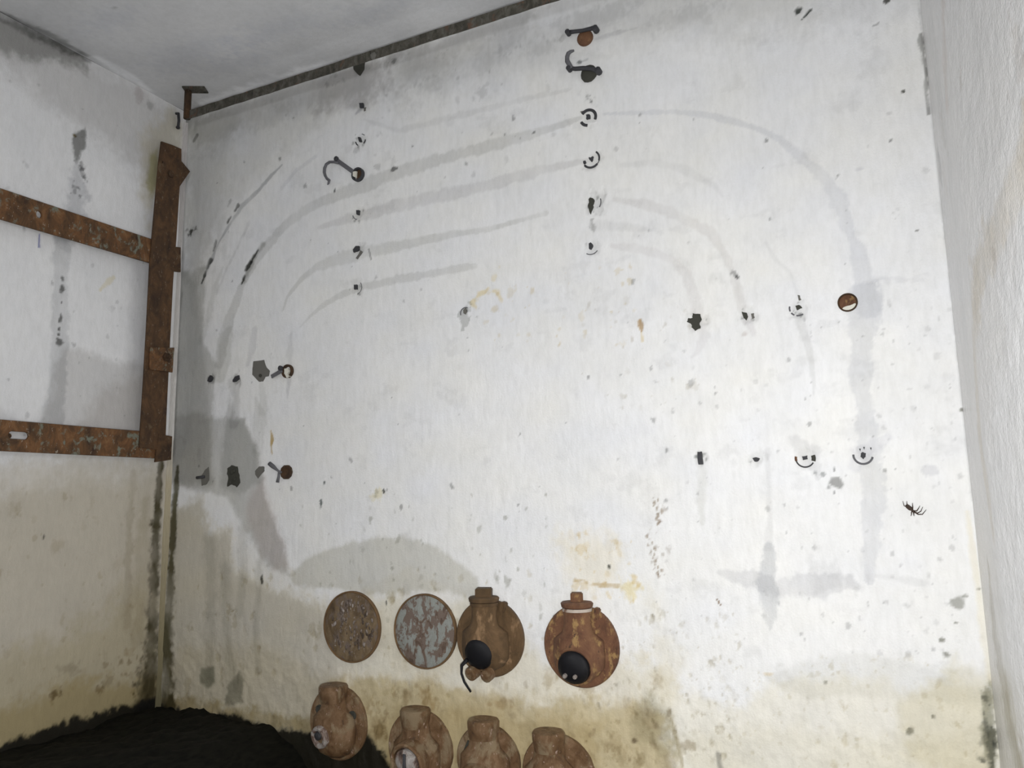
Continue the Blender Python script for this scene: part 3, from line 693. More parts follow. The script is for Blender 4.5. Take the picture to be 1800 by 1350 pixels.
cc = ramp(nt, mr.outputs[0], [(0.0, (0.10, 0.09, 0.045)), (0.12, (0.27, 0.23, 0.13)), (0.36, (0.50, 0.44, 0.31)), (0.44, (0.70, 0.68, 0.65)), (0.85, (0.60, 0.575, 0.57))])
cc = mix(nt, 1.0, cc, ramp(nt, noise(nt, 40, 5), [(0.35, (0.72, 0.71, 0.68)), (0.55, (1, 1, 1))]), 'MULTIPLY')
nt.links.new(cc, p.inputs['Base Color']); p.inputs['Roughness'].default_value = 0.75
bump(nt, p, noise(nt, 60), 0.4, 0.004)
o = bm_obj('trim_1', bm, m_f, None); o['kind'] = 'structure'

# ------------------------------------------------------------------ the rod under the ceiling with its hanger
yr = -0.12
xs, zs = bk(330, 203, yr)
t = thing('hanging_rail', (xs, yr, zs), 'long rusty angle rail hung just under the ceiling along the back wall', 'rail')
def LP(bm_fn): pass
# L profile
h, wd, th = 0.033, 0.020, 0.005
prof = [(0, 0), (0, h), (wd, h), (wd, h - th), (th, h - th), (th, 0)]
bm = bmesh.new(); rings = []
rs = random.Random(9)
for k in range(60):
    x = -0.012 + k / 59 * (XW - 0.02 - xs + 0.012)
    jj = rs.uniform(-0.0012, 0.0012)
    rings.append([Vector((x, a, b - 0.013 + jj)) for a, b in prof])
loft(bm, rings); bm_obj('angle_bar', bm, ROD, t)
ts = ZC - zs
tube('hanger_post', [(-0.004, 0, -0.012), (-0.004, 0, ts * 0.5), (-0.004, 0, ts + 0.001)], 0.013, RUST_UP, t, 12)
bm = bmesh.new(); bmesh.ops.create_cube(bm, size=1, matrix=Matrix.Translation((0.022, 0.01, ts - 0.003)) @ Matrix.Rotation(0.5, 4, 'Z') @ Matrix.Diagonal((0.085, 0.045, 0.006, 1)))
bmesh.ops.bevel(bm, geom=list(bm.edges), offset=0.001, segments=1, affect='EDGES')
o = bm_obj('ceiling_plate', bm, ROD, t)
# small hook strap left of it on the left wall
y_, z_ = lf(309, 214)
t = thing('wall_hook', (0.0, y_, z_), 'small black iron hook on the left wall just below the rail hanger', 'hook')
tube('hook_shank', [(-0.002, 0, 0.035), (0.012, 0.0, 0.033), (0.017, 0, 0.0), (0.014, 0, -0.03)], 0.0055, IRON, t, 8)
lathe('hook_tip', (0.014, 0, -0.034), (0, 0, 1), [(0, 0.004), (0.003, 0.008), (0.009, 0.008), (0.012, 0.004)], IRON, t, 10)

# ------------------------------------------------------------------ steel frame on the left wall
dx = 0.05
def L3(u, v, x=dx):
    y, z = lf(u, v, x); return (y, z)
def plate(name, outer, holes, x0, th, m, parent, origin, bev=0.0012):
    """flat plate in a plane x = const with true holes, through a filled 2D curve"""
    cu = bpy.data.curves.new(name, 'CURVE'); cu.dimensions = '2D'; cu.fill_mode = 'BOTH'
    cu.extrude = th / 2 - bev; cu.bevel_depth = bev; cu.bevel_resolution = 0
    for pl in [outer] + holes:
        s = cu.splines.new('POLY'); s.points.add(len(pl) - 1); s.use_cyclic_u = True
        for i_, (a, b) in enumerate(pl): s.points[i_].co = (a - origin[1], b - origin[2], 0, 1)
    tmp = bpy.data.objects.new('tmp', cu); COL.objects.link(tmp)
    dg = bpy.context.evaluated_depsgraph_get(); me = bpy.data.meshes.new_from_object(tmp.evaluated_get(dg))
    bpy.data.objects.remove(tmp); bpy.data.curves.remove(cu)
    me.name = name
    me.transform(Matrix(((0, 0, 1, x0 + th / 2 - origin[0]), (1, 0, 0, 0), (0, 1, 0, 0), (0, 0, 0, 1))))
    me.materials.clear()
    return link(name, me, m, parent)


org = (0.0, -0.12, 1.25)
fr = thing('steel_rack_frame', org, 'rusty flat-bar steel frame bolted to the left wall beside the corner', 'frame')
up = [L3(282, 250), L3(300, 256), L3(316, 263), L3(316, 284), L3(331, 302), L3(313, 328), L3(307, 420), L3(301, 500), L3(296, 600), L3(291, 700), L3(287, 792), L3(243, 786), L3(249, 700), L3(256, 580), L3(262, 460), L3(270, 370), L3(277, 290)]
y283, z283 = L3(283, 286)
sm = [(y283 + 0.004 * math.cos(a), z283 + 0.007 * math.sin(a)) for a in [k * math.pi / 4 for k in range(8)]]
plate('upright', up, [sm], dx, 0.009, RUST_UP, fr, org)
def ext(p, q, k):   # continue the line q->p beyond p
    return (p[0] + (p[0] - q[0]) * k, p[1] + (p[1] - q[1]) * k)
a0, a1, a2, a3 = L3(0, 331), L3(300, 432), L3(300, 472), L3(0, 384)
cy, cz = L3(69, 377)
hole = [(cy + 0.0105 * math.cos(k * math.pi / 8), cz + 0.013 * math.sin(k * math.pi / 8)) for k in range(16)]
plate('crossbar', [ext(a0, a1, 1.0), a1, a2, ext(a3, a2, 1.0)], [hole], dx - 0.009, 0.009, RUST_BAR, fr, org)
b0, b1, b2, b3 = L3(0, 738), L3(290, 762), L3(290, 806), L3(0, 792)
cy, cz = L3(33, 765.5)
slot = [(cy + s * 0.020 + s * 0.012 * math.cos(a), cz + 0.013 * math.sin(a) * s) for s in (1, -1) for a in [(-1 + k / 4) * math.pi / 2 for k in range(9)]]
plate('crossbar', [ext(b0, b1, 1.0), b1, b2, ext(b3, b2, 1.0)], [slot], dx - 0.009, 0.009, RUST_BAR, fr, org)
plate('tab', [L3(300, 434), L3(315, 436), L3(315, 478), L3(300, 476)], [], dx - 0.004, 0.012, RUST_UP, fr, org)
plate('tab', [L3(276, 764), L3(298, 768), L3(296, 808), L3(270, 812)], [], dx + 0.002, 0.012, RUST_UP, fr, org)
cp = plate('clamp_plate', [L3(264, 611, .066), L3(305, 612, .066), L3(302, 654, .066), L3(263, 649, .066)], [], 0.060, 0.010, RUST_BAR, fr, org)
by, bz = L3(292, 628, .07)
bolt = lathe('bolt', (0.068 - org[0], by - org[1], bz - org[2]), (1, 0, 0), [(0, 0.017), (0.009, 0.017), (0.011, 0.013), (0.011, 0.008), (0.022, 0.008), (0.023, 0.006)], RUST_UP, fr, 6, False)
by, bz = L3(300, 306, .06)
lathe('bolt', (0.058 - org[0], by - org[1], bz - org[2]), (1, 0, 0), [(0, 0.015), (0.007, 0.015), (0.009, 0.011)], RUST_UP, fr, 6, False)
for (u, v) in [(296, 300), (285, 628), (272, 790), (20, 350), (18, 766)]:
    by, bz = L3(u, v)
    lathe('wall_stud', (-0.004, by - org[1], bz - org[2]), (1, 0, 0), [(0, 0.008), (dx - 0.002, 0.008)], RUST_UP, fr, 8, False)

# ------------------------------------------------------------------ anchors in the back wall
def px(u, v, c, y=0.0):     # pixel of the back wall -> local (x, z) relative to anchor origin
    x, z = bk(u, v, y); return (x - c[0], z - c[2])


def ring_arc(name, c, R_, r, a0, a1, m, parent, out=0.001, n=18, flat=1.0):
    pts = [(R_ * math.cos(a), -out, R_ * flat * math.sin(a)) for a in [math.radians(a0 + (a1 - a0) * k / n) for k in range(n + 1)]]
    return tube(name, pts, r, m, parent, 8)


def rough_poly(pts, seed, amp, c, sub=3):
    rn = random.Random(seed); out = []
    P = [px(u, v, c) for u, v in pts]
    for i_ in range(len(P)):
        a, b = P[i_], P[(i_ + 1) % len(P)]
        for k in range(sub):
            t_ = k / sub
            out.append((a[0] + (b[0] - a[0]) * t_ + rn.uniform(-amp, amp), a[1] + (b[1] - a[1]) * t_ + rn.uniform(-amp, amp)))
    return out


def stud_pts(u, v, pts): return [(u + a, v + b) for a, b in pts]


def anchor(u, v, label, group=None, name='cable_anchor', cat='anchor'):
    x, z = bk(u, v)
    return thing(name, (x, 0, z), label, cat, group), (x, 0, z)


def stud(t_, c, pts, seed, m=IRON, out=0.006, name='stud'):
    return prism(name, rough_poly(pts, seed, 0.0007, c, 2), -0.008, out, m, t_, 0.0)


SQ = [(-4, -4), (3, -4), (4, 4), (-3, 4)]
# left column
t, c = anchor(632, 121, 'dark broken anchor stub touching the rail, topmost of the left column')
stud(t, c, [(625, 112), (642, 108), (641, 122), (633, 134), (626, 126)], 3, DPLUG, 0.016)
t, c = anchor(636, 187, 'small black square anchor in the left column, second below the rail')
stud(t, c, stud_pts(636, 186, [(-3, -4), (4, -4), (4, 4), (-2, 4)]), 4)
prism('chip', rough_poly([(640, 190), (644, 189), (643, 195), (640, 196)], 5, .0006, c, 2), -.002, .002, PLUG, t, 0)
t, c = anchor(634, 246, 'small black anchor with broken ring bits, just above the curled hook')
stud(t, c, stud_pts(633.5, 246, [(-3, -4), (1, -4), (3, 4), (-1, 4)]), 6)
ring_arc('sleeve', c, 0.021, 0.0022, 190, 235, IRON, t); ring_arc('sleeve', c, 0.021, 0.0022, 310, 350, IRON, t)
ring_arc('sleeve', c, 0.021, 0.0014, 40, 75, STRAP, t)
t, c = anchor(630, 374, 'tiny black anchor in the left column directly below the curled hook')
stud(t, c, stud_pts(630, 374, [(-2.2, -4), (2.6, -4), (2.2, 4), (-1.8, 4)]), 7)
ring_arc('sleeve', (0, 0, 0), 0.024, 0.0013, 195, 255, STRAP, t)
t, c = anchor(628, 437, 'ragged black anchor with grey smear, second from bottom of the left column')
stud(t, c, [(622, 440), (627, 433), (632, 433), (632, 440), (628, 442), (623, 444)], 8)
prism('chip', rough_poly([(634, 440), (638, 443), (634, 449), (629, 456), (626, 454), (631, 447)], 9, .0006, c, 2), -.004, .0025, PLUG, t, 0)
t, c = anchor(626, 506, 'tiny black anchor with a thin faint ring, lowest of the left column')
stud(t, c, stud_pts(626, 505, [(-2.4, -4), (2.6, -4), (2.6, 4), (-2.4, 4)]), 10)
ring_arc('sleeve', c, 0.024, 0.0011, -75, 40, STRAP, t)
# curled hook clamp in the left column
t, c = anchor(631, 308, 'rusty ring clamp with a strap ending in a curled hook, left column', None, 'hook_clamp', 'hook')
lathe('ring', (0, 0.004, 0), (0, -1, 0), [(0, 0.0245), (0.016, 0.0245), (0.017, 0.022), (0.016, 0.0185), (0.002, 0.018), (0.0, 0.018)], IRON, t, 20, True, (True, True))
lathe('core', (0.003, 0.004, 0), (0, -1, 0), [(0, 0.0175), (0.009, 0.0165), (0.0095, 0.0)], RUST_UP, t, 16, False)
prism('white_fleck', rough_poly([(624, 304), (630, 303), (629, 314), (624, 312)], 3, .0006, c, 1), .004, .0125, SEDIMENT, t, 0)
p0, p1 = px(624, 304, c), px(596, 284, c)
dirv = Vector((p1[0] - p0[0], 0, p1[1] - p0[1])); nn = Vector((-dirv.z, 0, dirv.x)).normalized() * 0.0075
pl = [(p0[0] + nn.x, p0[1] + nn.z), (p1[0] + nn.x, p1[1] + nn.z), (p1[0] - nn.x, p1[1] - nn.z), (p0[0] - nn.x, p0[1] - nn.z)]
prism('strap', pl, .010, .015, STRAP, t, .001)
lathe('rivet', (p1[0], -.013, p1[1] + .004), (0, -1, 0), [(0, .009), (.006, .009), (.008, .006)], IRON, t, 10)
hk = [px(u, v, c) for u, v in [(600, 290), (592, 288), (585, 288), (579, 292), (576, 299), (575.5, 306), (577, 312), (580, 317), (584, 320), (583, 325), (581, 328)]]
tube('hook', [(a, -.017, b) for a, b in hk], .004, STRAP, t, 8, [.0045, .005, .005, .0052, .0055, .0055, .005, .005, .0055, .004, .0015])
# middle column
t, c = anchor(1029, 68, 'rusty orange half-round boss under a level black strap, top of the middle column', None, 'strap_clamp', 'clamp')
dome = lathe('boss', (0, 0.002, 0), (0, -1, 0), [(0, .0255), (.008, .0255), (.014, .021), (.018, .012), (.019, .004)], RUST_FIT, t, 20)
pp = [px(u, v, c) for u, v in [(1003, 63), (1012, 62), (1028, 60), (1041, 57), (1051, 55)]]
tube('strap', [(a, -.020, b) for a, b in pp], .006, IRON, t, 8, [.007, .006, .0055, .006, .008])
lathe('strap_bolt', (pp[-1][0], -.012, pp[-1][1] - .006), (0, -1, 0), [(0, .010), (.018, .010), (.020, .007)], IRON, t, 8)
lathe('strap_bolt', (pp[0][0], -.012, pp[0][1] - .002), (0, -1, 0), [(0, .008), (.018, .008), (.020, .006)], IRON, t, 8)
t, c = anchor(1036, 131, 'black domed clamp with a strap and upturned curled hook, second in the middle column', None, 'hook_clamp', 'hook')
lathe('boss', (0, 0.002, 0), (0, -1, 0), [(0, .025), (.010, .025), (.016, .020), (.019, .010), (.019, .003)], DPLUG, t, 14, True, (True, True), .12, 5)
pp = [px(u, v, c) for u, v in [(1005, 126), (1015, 127), (1030, 126), (1045, 127), (1056, 131)]]
tube('strap', [(a, -.021, b) for a, b in pp], .006, IRON, t, 8, [.006, .0065, .007, .007, .008])
lathe('strap_bolt', (pp[-1][0], -.012, pp[-1][1]), (0, -1, 0), [(0, .010), (.018, .010), (.020, .007)], IRON, t, 8)
lathe('strap_bolt', (pp[0][0], -.012, pp[0][1] - .002), (0, -1, 0), [(0, .008), (.018, .008), (.020, .006)], IRON, t, 8)
hk = [px(u, v, c) for u, v in [(1010, 127), (1006, 121), (1002, 114), (1002, 107), (1004, 101), (1008, 98), (1014, 96)]]
tube('hook', [(a, -.024, b) for a, b in hk], .006, STRAP, t, 8, [.006, .007, .0075, .007, .0065, .005, .003])
t, c = anchor(1034, 207, 'black broken ring with a square centre, middle column below the two clamps')
ring_arc('sleeve', c, 0.024, 0.0045, -25, 140, IRON, t); ring_arc('sleeve', c, 0.024, 0.0045, 205, 262, IRON, t)
stud(t, c, stud_pts(1034.5, 206, [(-3, -3), (3, -4), (3, 3), (-3, 4)]), 14)
prism('chip', rough_poly([(1020, 197), (1025, 196), (1024, 201)], 5, .0006, c, 1), -.002, .003, PLUG, t, 0)
t, c = anchor(1039.5, 280, 'thin black ring open at the upper left with a dark centre, middle column')
ring_arc('sleeve', c, 0.025, 0.0028, -20, 50, IRON, t); ring_arc('sleeve', c, 0.026, 0.0032, 215, 315, IRON, t); ring_arc('sleeve', c, 0.022, 0.0045, 185, 205, IRON, t, n=4)
ring_arc('sleeve', c, 0.026, 0.0012, 315, 340, IRON, t, n=5)
stud(t, c, [(1036, 277), (1039, 278), (1043, 276), (1042, 281), (1040, 285), (1036, 281)], 15)
t, c = anchor(1039.5, 357, 'dark keyhole-shaped anchor with a tail, second from bottom of the middle column')
kp = [(1040 + 4.6 * math.cos(a), 353 + 4.6 * math.sin(a)) for a in [math.radians(x) for x in (200, 235, 270, 305, 340, 20)]] + [(1042, 360), (1043, 363), (1040, 370), (1038.5, 377), (1036.5, 370), (1034, 362), (1036, 357)]
stud(t, c, kp, 16, DPLUG)
ring_arc('sleeve', c, 0.030, 0.0016, -35, 15, STRAP, t)
t, c = anchor(1039, 433, 'small black slanted anchor in a pale chipped socket, lowest of the middle column')
stud(t, c, [(1036, 429), (1039, 427), (1042, 429), (1042, 433), (1039, 439), (1036, 438)], 17)
ring_arc('sleeve', c, 0.025, 0.0014, 235, 320, STRAP, t)
# right upper row
t, c = anchor(1222, 565, 'large ragged dark mortar plug, leftmost of the upper right row', None, 'mortar_plug', 'plug')
prism('plug_face', rough_poly([(1218, 551), (1231, 552), (1233, 562), (1229, 568), (1232, 577), (1222, 582), (1216, 575), (1215, 569), (1208, 566), (1210, 559), (1217, 559)], 18, .0012, c, 3), -.006, .001, DPLUG, t, 0)
t, c = anchor(1309.5, 555, 'dark triangular anchor in a speckled socket, second in the upper right row')
stud(t, c, [(1304, 549), (1313, 551), (1315, 556), (1312, 563), (1308, 559)], 19, DPLUG)
prism('chip', rough_poly([(1320, 552), (1325, 551), (1326, 558), (1322, 560)], 5, .0008, c, 2), -.003, .001, PLUG, t, 0)
t, c = anchor(1403, 541, 'small dark anchor inside a dotted grey ring, third in the upper right row')
stud(t, c, [(1398, 539), (1405, 537), (1410, 541), (1405, 543), (1401, 545)], 20, DPLUG)
for a0_, a1_ in ((165, 200), (215, 240), (255, 300)):
    ring_arc('sleeve', c, 0.021, 0.002, a0_, a1_, STRAP, t, n=6)
prism('chip', rough_poly([(1402, 519), (1406, 520), (1408, 527), (1404, 528)], 5, .0006, c, 2), -.002, .002, PLUG, t, 0)
# open pipe sleeve
c_ = bk(1490, 532)
t = thing('pipe_sleeve', (c_[0], 0, c_[1]), 'open rusty pipe end with white sediment inside, right end of the upper right row', 'pipe')
lathe('pipe_wall', (0, 0.0, 0), (0, -1, 0), [(-.004, .0235), (.0045, .0235), (.0055, .0215), (.0045, .0200), (-.003, .0195)], RUST_UP, t, 28, True, (False, False))
lathe('pipe_bottom', (0, 0.0, 0), (0, -1, 0), [(-.002, .0200), (0.0015, .0195), (.002, .008), (.0022, .001)], RUST_FIT, t, 24, True)
prism('sediment', rough_poly([(1480, 544), (1484, 540), (1490, 538), (1497, 537), (1503, 533), (1505, 536), (1500, 543), (1492, 547), (1485, 547)], 22, .0006, c_ and (c_[0], 0, c_[1]), 2), 0, .0045, SEDIMENT, t, .0005)
# right lower row
t, c = anchor(1232, 806, 'narrow upright dark iron stub, leftmost of the lower right row')
stud(t, c, [(1227, 795), (1234, 794), (1235, 804), (1237, 816), (1229, 817), (1227, 805)], 23, IRON, .010)
t, c = anchor(1329, 807, 'small dark half-round anchor with chipped paint, second in the lower right row')
stud(t, c, [(1323, 806), (1330, 804), (1336, 806), (1333, 811), (1327, 812)], 24, IRON)
t, c = anchor(1415, 806, 'dark anchor in a half ring with heavy rusty end, third in lower right row')
ring_arc('sleeve', c, 0.0215, 0.0018, 185, 330, IRON, t); ring_arc('sleeve', c, 0.0205, 0.005, -20, 20, DPLUG, t, n=6)
ring_arc('sleeve', c, 0.0215, 0.003, 165, 195, RUST_FIT, t, n=6)
stud(t, c, stud_pts(1415, 805, [(-5, -2), (4, -4), (5, 2), (-3, 4)]), 25)
t, c = anchor(1517, 800, 'dark pointed anchor inside a thin grey half ring, rightmost of the lower right row')
ring_arc('sleeve', c, 0.0215, 0.0024, 175, 345, STRAP, t)
stud(t, c, [(1513, 797), (1517, 795), (1522, 797), (1521, 803), (1517, 807), (1513, 803)], 26)
for q in ((1518, 788), (1530, 789), (1511, 791)):
    prism('chip', rough_poly([(q[0] - 1, q[1] - 2), (q[0] + 2, q[1] - 2), (q[0] + 1, q[1] + 3)], 5, .0004, c, 1), -.002, .002, IRON, t, 0)
# left upper row
t, c = anchor(371, 667, 'tiny black anchor nearest the corner in the upper left row')
stud(t, c, [(368, 664), (371, 660), (374, 663), (373, 668), (369, 672), (366, 670)], 27, IRON)
t, c = anchor(416, 666, 'black slanted anchor between the tiny one and the grey plug, upper left row')
stud(t, c, [(411, 668), (415, 662), (421, 660), (421, 666), (415, 671), (411, 672)], 28, IRON)
t, c = anchor(457, 652, 'large five-sided grey mortar plug in the upper left row', None, 'mortar_plug', 'plug')
prism('plug_face', rough_poly([(446, 635), (465, 633), (469, 646), (475, 652), (473, 661), (467, 663), (463, 671), (456, 671), (444, 659), (444, 648)], 29, .0008, c, 3), -.006, .002, PLUG, t, 0)
lathe('core_stub', (.006, 0, -.018), (0, -1, 0), [(0, .006), (.006, .006), (.007, .004)], DPLUG, t, 8)
t, c = anchor(507, 653, 'small rusty ring with white scale and a short strap, right end of upper left row', None, 'ring_clamp', 'clamp')
lathe('ring', (0, .003, 0), (0, -1, 0), [(0, .0245), (.012, .0245), (.013, .021), (.012, .017), (.002, .0165)], RUST_UP, t, 20, True, (True, True))
prism('white_scale', rough_poly([(504, 649), (510, 648), (513, 652), (509, 658), (513, 662), (508, 665), (504, 657)], 3, .0008, c, 2), .002, .013, SEDIMENT, t, 0)
p0, p1 = px(500, 652, c), px(481, 663, c)
dirv = Vector((p1[0] - p0[0], 0, p1[1] - p0[1])); nn = Vector((-dirv.z, 0, dirv.x)).normalized() * 0.007
prism('strap', [(p0[0] + nn.x, p0[1] + nn.z), (p1[0] + nn.x, p1[1] + nn.z), (p1[0] - nn.x, p1[1] - nn.z), (p0[0] - nn.x, p0[1] - nn.z)], .009, .014, STRAP, t, .001)
lathe('strap_bolt', (p0[0] - .004, -.012, p0[1] + .008), (0, -1, 0), [(0, .009), (.008, .009), (.009, .006)], IRON, t, 8)
# left lower row
t, c = anchor(361, 838, 'grey chipped plug with a short rod poking left, nearest the corner in lower left row', None, 'mortar_plug', 'plug')
prism('plug_face', rough_poly([(360, 827), (367, 821), (368, 844), (363, 851), (355, 854), (354, 838)], 30, .0010, c, 3), -.006, .002, PLUG, t, 0)
a, b = px(361, 838, c), px(350, 840, c)
tube('rod_stub', [(a[0], -.004, a[1]), (b[0], -.012, b[1])], .0055, IRON, t, 8)
t, c = anchor(411, 838, 'tall blackish rubble plug, largest dark plug in the lower left row', None, 'mortar_plug', 'plug')
prism('plug_face', rough_poly([(401, 823), (408, 818), (418, 820), (421, 835), (423, 848), (417, 856), (408, 852), (400, 855), (402, 842), (400, 833)], 31, .0016, c, 3), -.006, .003, DPLUG, t, 0)
for k, q in enumerate([(408, 830), (414, 842), (406, 846), (413, 828)]):
    a, b = px(q[0], q[1], c)
    lathe('rubble', (a, 0, b), (0, -1, 0), [(0, .009), (.006, .008), (.009, .004)], DPLUG, t, 7, False, (True, True), .25, k)
t, c = anchor(457, 830, 'small rounded grey plug between the black rubble plug and the rusty clamp', None, 'mortar_plug', 'plug')
prism('plug_face', rough_poly([(449, 828), (456, 820), (465, 820), (465, 828), (459, 834), (454, 841), (449, 834)], 32, .0008, c, 3), -.006, .002, PLUG, t, 0)
t, c = anchor(505, 830, 'rusty round clamp with two bent grey straps, right end of the lower left row', None, 'ring_clamp', 'clamp')
lathe('ring', (0, .003, 0), (0, -1, 0), [(0, .025), (.012, .025), (.015, .021), (.013, .016), (.010, .012), (.010, .002)], RUST_UP, t, 10, False)
for pts_, rr_ in (([(499, 831), (492, 827), (484, 820), (478, 815)], [.004, .004, .008, .008]), ([(495, 828), (494, 838), (492, 848)], [.004, .0045, .006])):
    q = [px(u, v, c) for u, v in pts_]
    tube('strap', [(a, -.012, b) for a, b in q], .005, STRAP, t, 8, rr_)
t, c = anchor(818, 550, 'faint speckled grey anchor alone in the middle of the back wall')
stud(t, c, [(815, 545), (819, 542), (821, 548), (819, 553), (815, 551)], 40, PLUG, .003)
ring_arc('sleeve', c, 0.017, 0.0016, 60, 200, STRAP, t)
t, c = anchor(661, 97, 'small pale chip of mortar stuck on the rail, above the left column of anchors', None, 'mortar_chip', 'mortar')
t.location = (bk(656, 98, yr)[0], yr - 0.004, bk(656, 98, yr)[1])
lathe('chip', (0, 0.006, 0), (0, -1, 0), [(0, .012), (.006, .011), (.010, .005)], PLUG, t, 7, False, (True, True), .3, 2)

# ------------------------------------------------------------------ round cable glands
def flange(parent, r, m, rim=RIM, th=.014, seed=1):
    lathe('flange', (0, .004, 0), (0, -1, 0), [(0, r - .001), (.004 + th * .7, r), (.004 + th, r - .004), (.0035 + th, r - .010), (.004 + th * .9, r * .4), (.004 + th * .9, .001)], m, parent, 48, True, (True, True), .006, seed)


def cover(x, z, label, m, seed):
    t_ = thing('round_cover_plate', (x, 0, z), label, 'cover')
    lathe('disc', (0, .004, 0), (0, -1, 0), [(0, .107), (.011, .107), (.0125, .104), (.0125, .05), (.0125, .001)], m, t_, 48, True, (True, True), .006, seed)
    # raised rim
    bm_ = bmesh.new(); rings_ = []
    n_ = 56
    for k in range(n_):
        a = 2 * math.pi * k / n_; cx, cz_ = math.cos(a), math.sin(a)
        rings_.append([Vector((cx * q, -d, cz_ * q)) for q, d in ((.106, -.004), (.1105, -.004), (.1108, .010), (.1095, .0125), (.1062, .0115))])
    R2 = [[bm_.verts.new(p_) for p_ in rg] for rg in rings_]
    for k in range(n_):
        a, b = R2[k], R2[(k + 1) % n_]
        for j in range(5): bm_.faces.new((a[j], b[j], b[(j + 1) % 5], a[(j + 1) % 5]))
    bm_obj('rim', bm_, RIM, t_, True)
    return t_


t = cover(.8695, .675, 'round blank cover plate of blistered brown rust, left end of the upper disc row', COVER_BROWN, 3)
rn = random.Random(5)
bmb = bmesh.new()
for k in range(90):     # blisters of the corroded face
    a = rn.uniform(0, 6.28); q = .082 * math.sqrt(rn.random())
    ctr = Vector((q * math.cos(a) + .004, -.0085, q * math.sin(a) - .002)); s_ = rn.uniform(.0025, .006)
    bmesh.ops.create_icosphere(bmb, subdivisions=1, radius=1, matrix=Matrix.Translation(ctr) @ Matrix.Diagonal((s_, s_ * .55, s_ * 1.7, 1)))
o = bm_obj('blisters', bmb, BLISTER, t, True); o['kind'] = 'stuff'
cover(1.1445, .677, 'round grey-painted cover plate with brown rust patches, second in the upper disc row', COVER_GREY, 4)


def housing(t_, m, neck_r, neck_top, off, body_r, low, fl=0.7):
    """pear shaped casting standing off the flange, its neck pointing up"""
    bm_ = bmesh.new(); rings_ = []
    prof_ = [(neck_top, neck_r, off), (neck_top - .012, neck_r * 1.0, off), (neck_top - .020, neck_r * .96, off), (neck_top * .62, neck_r * .98, off), (neck_top * .40, neck_r * 1.12, off * .98), (.02, body_r * .96, off * .9),
             (-.02, body_r, off * .85), (-.05, body_r * .96, off * .8), (low * .85, body_r * .72, off * .7), (low, body_r * .35, off * .6)]
    for z_, r_, o_ in prof_:
        n_ = 32
        rings_.append([Vector((r_ * math.cos(2 * math.pi * k / n_), -o_ + fl * r_ * math.sin(2 * math.pi * k / n_), z_)) for k in range(n_)])
    rings_ = [[Vector((p_.x, min(p_.y, -.004), p_.z)) for p_ in rg] for rg in rings_]
    loft(bm_, rings_)
    return bm_obj('housing', bm_, m, t_, True)


def gland(x, z, label, m, nz, cable=True, seed=1, o_=.030, pw=.034):
    t_ = thing('cable_gland', (x, 0, z), label, 'cable gland')
    flange(t_, .110, m, seed=seed)
    housing(t_, m, .040, .100, o_, .074, -.085, 0.62)
    # cap with gasket and square head
    lathe('gasket', (0, -o_, .0965), (0, 0, 1), [(0, .041), (.008, .041)], GASKET if seed == 4 else m, t_, 28, True)
    cap = lathe('screw_cap', (0, -o_, .1045), (0, 0, 1), [(0, .038), (.003, .043), (.012, .045), (.016, .041), (.018, .022), (.018, .001)], m, t_, 28)
    bm_ = bmesh.new(); bmesh.ops.create_cube(bm_, size=1, matrix=Matrix.Translation((0, -o_, .128)) @ Matrix.Rotation(.35, 4, 'Z') @ Matrix.Diagonal((pw, pw, .034, 1)))
    bmesh.ops.bevel(bm_, geom=list(bm_.edges), offset=.003, segments=2, affect='EDGES')
    bm_obj('square_head', bm_, m, cap)
    # lug at the right shoulder
    bm_ = bmesh.new(); bmesh.ops.create_cube(bm_, size=1, matrix=Matrix.Translation((.050, -.014, .090)) @ Matrix.Rotation(.25, 4, 'Y') @ Matrix.Diagonal((.016, .024, .030, 1)))
    bmesh.ops.bevel(bm_, geom=list(bm_.edges), offset=.003, segments=2, affect='EDGES'); bm_obj('lug', bm_, m, t_)
    # nozzle: dark bore
    d = Vector(nz[1]).normalized(); b_ = Vector(nz[0])
    noz = lathe('nozzle', b_, d, [(-.03, .060), (-.01, .056), (0, .053), (.002, .050), (.0, .047), (-.02, .046)], m, t_, 28, True, (False, True))
    if cable:
        pts_ = [b_ + d * h_ for h_ in (-.015, .002, .012, .018, .020)]
        tube('rubber_bush', pts_, .04, BLACK, t_, 24, [.0455, .0455, .042, .030, .010])
    return t_


t = gland(1.3675, .671, 'brown rusty cable gland with a broken black bush and dangling wire, beside the grey cover', RUST_FIT_OLIVE, (Vector((-.004, -.062, -.034)), (-.03, -1, -.25)), True, 3, .040, .046)
tube('wire', [(-.040, -.070, -.052), (-.054, -.078, -.068), (-.055, -.078, -.090), (-.046, -.078, -.112), (-.026, -.076, -.138)], .003, BLACK, t, 8, [.006, .005, .0035, .0035, .003])
lathe('cable_stub', (-.026, -.050, -.085), (-.15, -1, -.3), [(0, .020), (.024, .019), (.027, .015), (.027, .006), (.022, .005)], RUST_LOW, t, 14)
lathe('cable_stub', (.020, -.048, -.088), (-.1, -1, -.3), [(0, .019), (.022, .018), (.026, .012)], RUST_LOW, t, 12)
t = gland(1.6515, .667, 'reddish rusty cable gland with a round black opening, right end of the upper disc row', RUST_FIT, (Vector((-.002, -.060, -.046)), (-.03, -1, -.25)), True, 4)
b_ = Vector((-.002, -.060, -.046)); d = Vector((-.03, -1, -.25)).normalized()
for dx_, m_ in ((-.019, PLUG), (.010, PLUG)):
    lathe('copper_core', b_ + d * .012 + Vector((dx_, 0, -.016)), d, [(0, .006), (.011, .0055), (.013, .003)], SLIME, t, 8)


